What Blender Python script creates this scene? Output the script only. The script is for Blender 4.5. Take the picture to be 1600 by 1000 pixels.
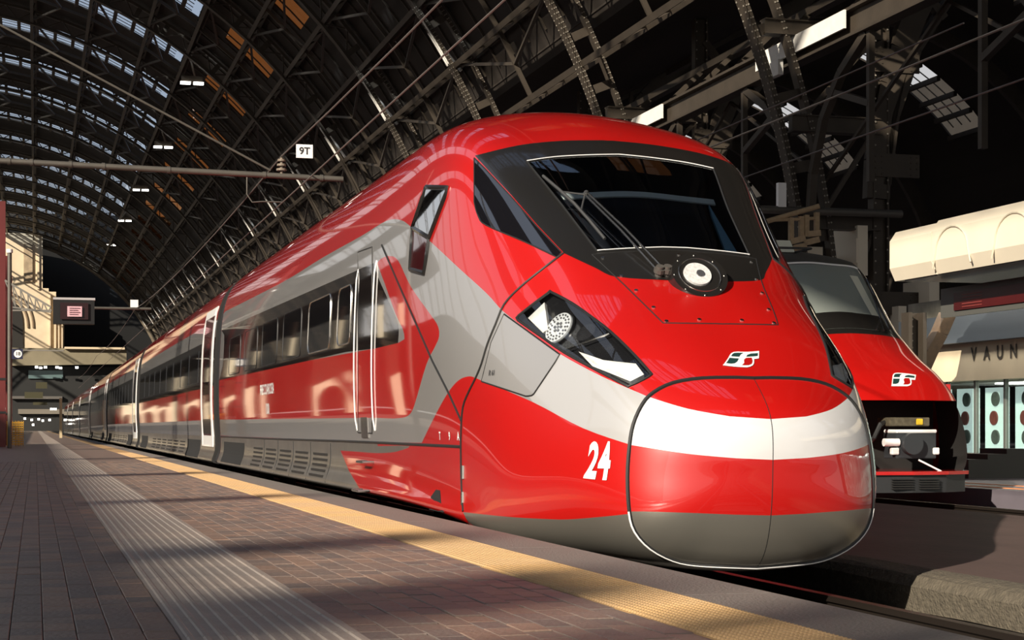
import bpy, bmesh, math, random
from mathutils import Vector, Matrix
from mathutils.geometry import delaunay_2d_cdt
for o in list(bpy.data.objects): bpy.data.objects.remove(o, do_unlink=True)
scn = bpy.context.scene
COL = scn.collection
rnd = random.Random(7)
EYE = 0.70            # eye height above the platform (platform top is z = 0)
# ------------------------------------------------------------------ camera
YAW = math.atan(745/2780)
cd = bpy.data.cameras.new('camera'); cam = bpy.data.objects.new('camera', cd); COL.objects.link(cam)
cam.location = (0,0,EYE); cam.rotation_euler = (math.pi/2,0,-YAW)
cd.sensor_width = 36; cd.lens = 2780/1600*36; cd.shift_y = 168/1600; cd.clip_end = 1500; cd.clip_start = .05
scn.camera = cam
# ------------------------------------------------------------------ sky
wd = bpy.data.worlds.new('sky'); scn.world = wd; wd.use_nodes = True
nt = wd.node_tree; nt.nodes.clear()
wo = nt.nodes.new('ShaderNodeOutputWorld'); bg = nt.nodes.new('ShaderNodeBackground')
tc = nt.nodes.new('ShaderNodeTexCoord'); sep = nt.nodes.new('ShaderNodeSeparateXYZ'); rp = nt.nodes.new('ShaderNodeValToRGB')
nt.links.new(tc.outputs['Generated'], sep.inputs[0]); nt.links.new(sep.outputs['Z'], rp.inputs[0])
rp.color_ramp.elements[0].position = 0; rp.color_ramp.elements[0].color = (.95,.90,.83,1)
rp.color_ramp.elements[1].position = .6; rp.color_ramp.elements[1].color = (.70,.80,1,1)
nt.links.new(rp.outputs[0], bg.inputs[0]); bg.inputs[1].default_value = .66
nt.links.new(bg.outputs[0], wo.inputs[0])
# ------------------------------------------------------------------ sun
SUN = Vector((1,.9,-.6)).normalized()
sd = bpy.data.lights.new('sun','SUN'); sd.energy = 7.5; sd.angle = math.radians(.6); sd.color = (1,.90,.76)
sun = bpy.data.objects.new('sun', sd); COL.objects.link(sun); sun.location = (-30,-30,40)
sun.rotation_euler = SUN.to_track_quat('-Z','Y').to_euler()
vs = scn.view_settings
scn.display_settings.display_device = 'sRGB'
vs.view_transform = 'Standard'; vs.look = 'None'; vs.gamma = 1; vs.exposure = 0.0; vs.use_curve_mapping = False

# ------------------------------------------------------------------ materials
MATS = {}
def mat(name, col, rough=.5, metal=0, coat=0, spec=.5, noise=0, nscale=8, bump=0, bscale=60, stretch=None, emit=0, rand=0, coatr=.03, trans=0):
    if name in MATS: return MATS[name]
    m = bpy.data.materials.new(name); MATS[name] = m; m.use_nodes = True
    t = m.node_tree; b = t.nodes['Principled BSDF']
    b.inputs['Base Color'].default_value = (*col,1); b.inputs['Roughness'].default_value = rough
    b.inputs['Metallic'].default_value = metal; b.inputs['Coat Weight'].default_value = coat
    b.inputs['Coat Roughness'].default_value = coatr; b.inputs['Coat IOR'].default_value = 1.7 if coat==1 else 1.5; b.inputs['Specular IOR Level'].default_value = spec
    if trans: b.inputs['Transmission Weight'].default_value = trans
    if emit: b.inputs['Emission Color'].default_value = (*col,1); b.inputs['Emission Strength'].default_value = emit
    if noise or bump or rand:
        c = t.nodes.new('ShaderNodeTexCoord'); mp = t.nodes.new('ShaderNodeMapping')
        t.links.new(c.outputs['Object'], mp.inputs[0])
        if stretch: mp.inputs['Scale'].default_value = stretch
    if noise or rand:
        n = t.nodes.new('ShaderNodeTexNoise'); n.inputs['Scale'].default_value = nscale; n.inputs['Detail'].default_value = 5
        t.links.new(mp.outputs[0], n.inputs[0])
        hs = t.nodes.new('ShaderNodeHueSaturation'); hs.inputs['Color'].default_value = (*col,1)
        ma = t.nodes.new('ShaderNodeMath'); ma.operation = 'MULTIPLY_ADD'; ma.inputs[1].default_value = 2*noise; ma.inputs[2].default_value = 1-noise
        t.links.new(n.outputs[0], ma.inputs[0]); src = ma.outputs[0]
        if rand:
            oi = t.nodes.new('ShaderNodeObjectInfo'); at = t.nodes.new('ShaderNodeAttribute'); at.attribute_name = 'tone'
            a2 = t.nodes.new('ShaderNodeMath'); a2.operation = 'ADD'
            t.links.new(oi.outputs['Random'], a2.inputs[0]); t.links.new(at.outputs['Fac'], a2.inputs[1])
            fr = t.nodes.new('ShaderNodeMath'); fr.operation = 'FRACT'; t.links.new(a2.outputs[0], fr.inputs[0])
            m3 = t.nodes.new('ShaderNodeMath'); m3.operation = 'MULTIPLY_ADD'; m3.inputs[1].default_value = 2*rand; m3.inputs[2].default_value = 1-rand
            t.links.new(fr.outputs[0], m3.inputs[0])
            m4 = t.nodes.new('ShaderNodeMath'); m4.operation = 'MULTIPLY'
            t.links.new(src, m4.inputs[0]); t.links.new(m3.outputs[0], m4.inputs[1]); src = m4.outputs[0]
            m5 = t.nodes.new('ShaderNodeMath'); m5.operation = 'MULTIPLY_ADD'; m5.inputs[1].default_value = rand*2; m5.inputs[2].default_value = 1-rand
            t.links.new(fr.outputs[0], m5.inputs[0]); t.links.new(m5.outputs[0], hs.inputs['Saturation'])
        t.links.new(src, hs.inputs['Value']); t.links.new(hs.outputs[0], b.inputs['Base Color'])
    if bump:
        n2 = t.nodes.new('ShaderNodeTexNoise'); n2.inputs['Scale'].default_value = bscale; n2.inputs['Detail'].default_value = 4
        t.links.new(mp.outputs[0], n2.inputs[0])
        bp = t.nodes.new('ShaderNodeBump'); bp.inputs['Strength'].default_value = bump; bp.inputs['Distance'].default_value = .02
        t.links.new(n2.outputs[0], bp.inputs['Height']); t.links.new(bp.outputs[0], b.inputs['Normal'])
        if coat: t.links.new(bp.outputs[0], b.inputs['Coat Normal'])
    return m
def glass(name, tint=(.5,.55,.6), clear=.6, rough=.02, ior=1.5):
    if name in MATS: return MATS[name]
    m = bpy.data.materials.new(name); MATS[name] = m; m.use_nodes = True; t = m.node_tree; t.nodes.clear()
    o = t.nodes.new('ShaderNodeOutputMaterial'); mx = t.nodes.new('ShaderNodeMixShader')
    tr = t.nodes.new('ShaderNodeBsdfTransparent'); tr.inputs[0].default_value = (*tint,1)
    g = t.nodes.new('ShaderNodeBsdfGlossy'); g.inputs['Roughness'].default_value = rough; g.inputs[0].default_value = (1,1,1,1)
    fr = t.nodes.new('ShaderNodeFresnel'); fr.inputs[0].default_value = ior or 1.5
    ma = t.nodes.new('ShaderNodeMath'); ma.operation = 'ADD'; ma.inputs[1].default_value = clear
    t.links.new(fr.outputs[0], ma.inputs[0])
    if ior: t.links.new(ma.outputs[0], mx.inputs[0])
    else: mx.inputs[0].default_value = clear
    t.links.new(tr.outputs[0], mx.inputs[1]); t.links.new(g.outputs[0], mx.inputs[2]); t.links.new(mx.outputs[0], o.inputs[0])
    return m
RED   = mat('red_paint', (.44,.005,.0035), .36, 0, 1, bump=.004, bscale=2.2)
SILV  = mat('silver_paint', (.40,.39,.38), .34, .45, 1, bump=.004, bscale=2.2)
BLACK = mat('black_paint', (.012,.011,.010), .30, 0, .6, coatr=.08)
BAND  = mat('window_band', (.012,.009,.009), .06, 0, 1, bump=.006, bscale=3)
CHIN  = mat('grey_metallic_paint', (.33,.31,.265), .33, .75, .6, coatr=.1)
SKIRT = mat('dusty_skirt_paint', (.20,.185,.165), .34, .5, .6, noise=.35, nscale=3, coatr=.12)
UNDER = mat('underframe', (.012,.011,.010), .7, noise=.4)
RUBB  = mat('black_rubber', (.012,.012,.012), .55)
CHROME= mat('bright_metal', (.62,.60,.56), .25, 1)
WHITE = mat('white_paint', (.80,.79,.77), .4, coat=.5)
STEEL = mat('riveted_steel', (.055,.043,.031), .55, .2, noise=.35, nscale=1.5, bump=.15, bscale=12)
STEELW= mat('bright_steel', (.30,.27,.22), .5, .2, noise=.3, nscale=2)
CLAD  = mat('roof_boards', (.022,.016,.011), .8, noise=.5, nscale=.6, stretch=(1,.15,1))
DARKG = glass('dark_glass', (.05,.05,.06), .10)
WSG   = glass('windscreen_glass', (.78,.82,.84), .02)
LENSG = glass('lens_glass', (.92,.94,.95), .02)

# ------------------------------------------------------------------ mesh builder
class MB:
    def __init__(s): s.v=[]; s.f=[]; s.m=[]; s.k=0
    def add(s, vs, fs):
        b=len(s.v); s.v+= [tuple(p) for p in vs]; s.f += [tuple(b+i for i in f) for f in fs]; s.m += [s.k]*len(fs)
    def box(s, x0,x1,y0,y1,z0,z1):
        s.add([(x0,y0,z0),(x1,y0,z0),(x1,y1,z0),(x0,y1,z0),(x0,y0,z1),(x1,y0,z1),(x1,y1,z1),(x0,y1,z1)],
              [(0,3,2,1),(4,5,6,7),(0,1,5,4),(1,2,6,5),(2,3,7,6),(3,0,4,7)]); return s
    def bar(s, p, q, w, h, up=(0,0,1)):
        "box from p to q, w wide sideways, h thick along up"
        p=Vector(p); q=Vector(q); d=(q-p).normalized(); u=Vector(up); r=d.cross(u)
        if r.length<1e-4: r=d.cross(Vector((0,1,0)))
        r.normalize(); u=r.cross(d).normalized(); r=r*w/2; u=u*h/2
        s.add([p-r-u,p+r-u,p+r+u,p-r+u,q-r-u,q+r-u,q+r+u,q-r+u],[(0,1,2,3),(7,6,5,4),(0,4,5,1),(1,5,6,2),(2,6,7,3),(3,7,4,0)]); return s
    def cyl(s, p, q, r, n=12, r2=None):
        p=Vector(p); q=Vector(q); d=(q-p).normalized(); a=d.orthogonal().normalized(); b=d.cross(a); r2=r if r2 is None else r2
        c=[(math.cos(2*math.pi*i/n),math.sin(2*math.pi*i/n)) for i in range(n)]
        s.add([p+(a*x+b*y)*r for x,y in c]+[q+(a*x+b*y)*r2 for x,y in c],
              [(i,(i+1)%n,n+(i+1)%n,n+i) for i in range(n)]+[tuple(range(n-1,-1,-1)),tuple(range(n,2*n))]); return s
    def tube(s, pts, r, n=8, closed=False):
        P=[Vector(p) for p in pts]; m=len(P); rings=[]; prev=None
        for i in range(m):
            a=P[(i-1)%m] if (closed or i>0) else P[i]; b=P[(i+1)%m] if (closed or i<m-1) else P[i]
            d=(b-a).normalized() if (b-a).length>1e-9 else Vector((0,0,1))
            if prev is None: u=d.orthogonal().normalized()
            else:
                u=prev-d*prev.dot(d); u = u.normalized() if u.length>1e-6 else d.orthogonal().normalized()
            prev=u; w=d.cross(u)
            rings.append([P[i]+(u*math.cos(2*math.pi*k/n)+w*math.sin(2*math.pi*k/n))*r for k in range(n)])
        vs=[v for R_ in rings for v in R_]; fs=[]
        for i in range(m if closed else m-1):
            j=(i+1)%m
            for k in range(n): fs.append((i*n+k,i*n+(k+1)%n,j*n+(k+1)%n,j*n+k))
        if not closed: fs += [tuple(range(n-1,-1,-1)), tuple(range((m-1)*n,m*n))]
        s.add(vs,fs); return s
    def prism(s, poly, axis, a, b):
        "extrude a 2D polygon along axis 'x','y' or 'z' from a to b"
        n=len(poly)
        def P(u,v,t): return {'x':(t,u,v),'y':(u,t,v),'z':(u,v,t)}[axis]
        s.add([P(u,v,a) for u,v in poly]+[P(u,v,b) for u,v in poly],
              [tuple(range(n)),tuple(range(2*n-1,n-1,-1))]+[(i,n+i,n+(i+1)%n,(i+1)%n) for i in range(n)]); return s
    def mesh(s, name, mats, smooth=False, fix=True):
        me=bpy.data.meshes.new(name); me.from_pydata(s.v,[],s.f)
        for m in (mats if isinstance(mats,(list,tuple)) else [mats]): me.materials.append(m)
        if any(s.m): me.polygons.foreach_set('material_index', s.m)
        if fix:
            bm=bmesh.new(); bm.from_mesh(me); bmesh.ops.recalc_face_normals(bm, faces=bm.faces); bm.to_mesh(me); bm.free()
        if smooth:
            me.polygons.foreach_set('use_smooth',[True]*len(me.polygons)); me.set_sharp_from_angle(angle=math.radians(35))
        me.update(); return me
    def build(s, name, mats, parent=None, smooth=False, **kw):
        return link(name, s.mesh(name,mats,smooth), parent, **kw)
def link(name, data, parent=None, loc=None, label=None, cat=None, group=None, kind=None, rot=None):
    o=bpy.data.objects.new(name,data); COL.objects.link(o)
    if parent: o.parent=parent
    if loc is not None: o.location=loc
    if rot is not None: o.rotation_euler=rot
    return tag(o,label,cat,group,kind)
def tag(o,label=None,cat=None,group=None,kind=None):
    if label: o['label']=label
    if cat: o['category']=cat
    if group: o['group']=group
    if kind: o['kind']=kind
    return o
def thing(name, loc, label, cat, group=None): return link(name, None, None, loc, label, cat, group)
def local(o):
    "world -> local offset for children built in world coordinates"
    return -o.location
import numpy as np
# ---------------------------------------------------------------- nose surface
# control net of the cab car: rows = stations from the nose tip to the tail,
# columns = rails from the top centre line (0) round the left side to the bottom centre line (8).
# each entry: (half width a, distance behind the tip w, height h above the eye line)
NET = [
 [(0,0,-.25)]*9,
 [(0,.03,.05),(.20,.04,.03),(.36,.06,-.03),(.43,.07,-.11),(.45,.07,-.20),(.45,.07,-.31),(.42,.06,-.44),(.28,.05,-.55),(0,.04,-.60)],
 [(0,.30,.31),(.34,.31,.29),(.64,.34,.20),(.78,.35,.07),(.84,.35,-.09),(.86,.33,-.34),(.80,.29,-.64),(.53,.28,-.84),(0,.26,-.91)],
 [(0,.83,.69),(.36,.83,.68),(.74,.82,.58),(.93,.82,.39),(1.03,.83,.12),(1.11,.84,-.24),(1.08,.84,-.60),(.80,.82,-.87),(0,.80,-.96)],
 [(0,1.36,1.04),(.40,1.37,1.02),(.82,1.43,.92),(1.07,1.50,.68),(1.21,1.50,.28),(1.28,1.50,-.20),(1.27,1.50,-.60),(1.00,1.47,-.88),(0,1.44,-.97)],
 [(0,1.87,1.36),(.43,1.87,1.34),(.86,1.92,1.26),(1.16,2.03,.98),(1.32,2.05,.50),(1.37,2.05,-.10),(1.36,2.05,-.58),(1.14,2.05,-.86),(0,2.05,-.95)],
 [(0,2.60,1.86),(.49,2.60,1.83),(.98,2.65,1.74),(1.26,2.72,1.34),(1.40,2.74,.70),(1.43,2.75,.00),(1.42,2.75,-.54),(1.26,2.75,-.76),(0,2.75,-.85)],
 [(0,3.40,2.37),(.55,3.42,2.35),(1.10,3.48,2.26),(1.34,3.56,1.77),(1.44,3.60,.98),(1.46,3.60,.12),(1.45,3.60,-.50),(1.32,3.60,-.70),(0,3.60,-.78)],
 [(0,4.45,2.77),(.58,4.50,2.73),(1.13,4.58,2.53),(1.37,4.70,1.98),(1.455,4.80,1.14),(1.47,4.80,.20),(1.46,4.80,-.46),(1.35,4.80,-.67),(0,4.80,-.74)],
 [(0,5.90,2.90),(.58,5.95,2.86),(1.10,6.05,2.60),(1.37,6.20,2.10),(1.46,6.30,1.24),(1.47,6.30,.25),(1.46,6.30,-.44),(1.36,6.30,-.66),(0,6.30,-.73)],
 [(0,8.4,2.92),(.58,8.4,2.88),(1.09,8.4,2.60),(1.37,8.5,2.12),(1.46,8.5,1.26),(1.47,8.5,.25),(1.46,8.5,-.44),(1.36,8.5,-.66),(0,8.5,-.73)],
 [(0,12.5,2.92),(.58,12.5,2.88),(1.09,12.5,2.60),(1.37,12.5,2.12),(1.46,12.5,1.26),(1.47,12.5,.25),(1.46,12.5,-.44),(1.36,12.5,-.66),(0,12.5,-.73)],
 [(0,20.6,2.92),(.58,20.6,2.88),(1.09,20.6,2.60),(1.37,20.6,2.12),(1.46,20.6,1.26),(1.47,20.6,.25),(1.46,20.6,-.44),(1.36,20.6,-.66),(0,20.6,-.73)],
]
NET = np.array(NET, float)
JM = NET.shape[0]-1
def _spline_m(n):
    "second derivatives operator of the natural cubic spline on n uniform knots"
    A = np.eye(n); B = np.zeros((n,n))
    for k in range(1,n-1):
        A[k,k-1]=1; A[k,k]=4; A[k,k+1]=1
        B[k,k-1]=6; B[k,k]=-12; B[k,k+1]=6
    return np.linalg.solve(A,B)
# extend: 3 ghost columns over the top and bottom centre lines, 3 ghost rows over the pole
def _ext():
    N = NET
    mir = lambda c: c*np.array([-1,1,1.])
    G = np.concatenate([mir(N[:,3:0:-1]), N, mir(N[:,7:4:-1])], axis=1)      # columns -3..11
    P = []
    for k in (3,2,1):
        row = N[k]                                                          # other side of the pole
        opp = mir(row[::-1])                                                # rail 8-i, mirrored
        full = np.concatenate([mir(opp[3:0:-1]), opp, mir(opp[7:4:-1])])
        P.append(full)
    return np.concatenate([np.array(P), G], axis=0)
EXT = _ext()
_M1 = _spline_m(EXT.shape[0]); _M2 = _spline_m(EXT.shape[1])
D2v = np.einsum('ab,bij->aij', _M1, EXT)
D2i = np.einsum('ab,jbk->jak', _M2, EXT)
D22 = np.einsum('ab,jbk->jak', _M2, D2v)
def _w(t):
    A = 1-t; B = t
    return A, B, (A**3-A)/6, (B**3-B)/6
def surf(v, u):
    "v 0..JM station, u 0..8 rail -> (a, w, h) arrays"
    v = np.clip(np.asarray(v,float),0,JM)+3; u = np.clip(np.asarray(u,float),-.5,8.5)+3
    j = np.minimum(v.astype(int), EXT.shape[0]-2); i = np.minimum(u.astype(int), EXT.shape[1]-2)
    a,b,c,d = _w(v-j); e,f,g,h = _w(u-i)
    a,b,c,d,e,f,g,h = [q[...,None] for q in (a,b,c,d,e,f,g,h)]
    def col(F, S): return a*F[j,i_]+b*F[j+1,i_]+c*S[j,i_]+d*S[j+1,i_]
    i_ = i;   F0 = col(EXT,D2v); S0 = col(D2i,D22)
    i_ = i+1; F1 = col(EXT,D2v); S1 = col(D2i,D22)
    return e*F0+f*F1+g*S0+h*S1
def disk2vu(p, q):
    r = np.hypot(p,q); return r, np.arctan2(p,q)/math.pi*8      # p = sideways, q = up
def surf_d(p, q):
    r,u = disk2vu(np.asarray(p,float), np.asarray(q,float))
    return surf(r, u)
def nrm_d(p, q, e=1e-3):
    "outward normal (a, w, h)"
    dp = surf_d(p+e,q)-surf_d(p-e,q); dq = surf_d(p,q+e)-surf_d(p,q-e)
    n = np.cross(dp,dq); n /= np.linalg.norm(n,axis=-1,keepdims=True)+1e-12
    return n
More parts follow.
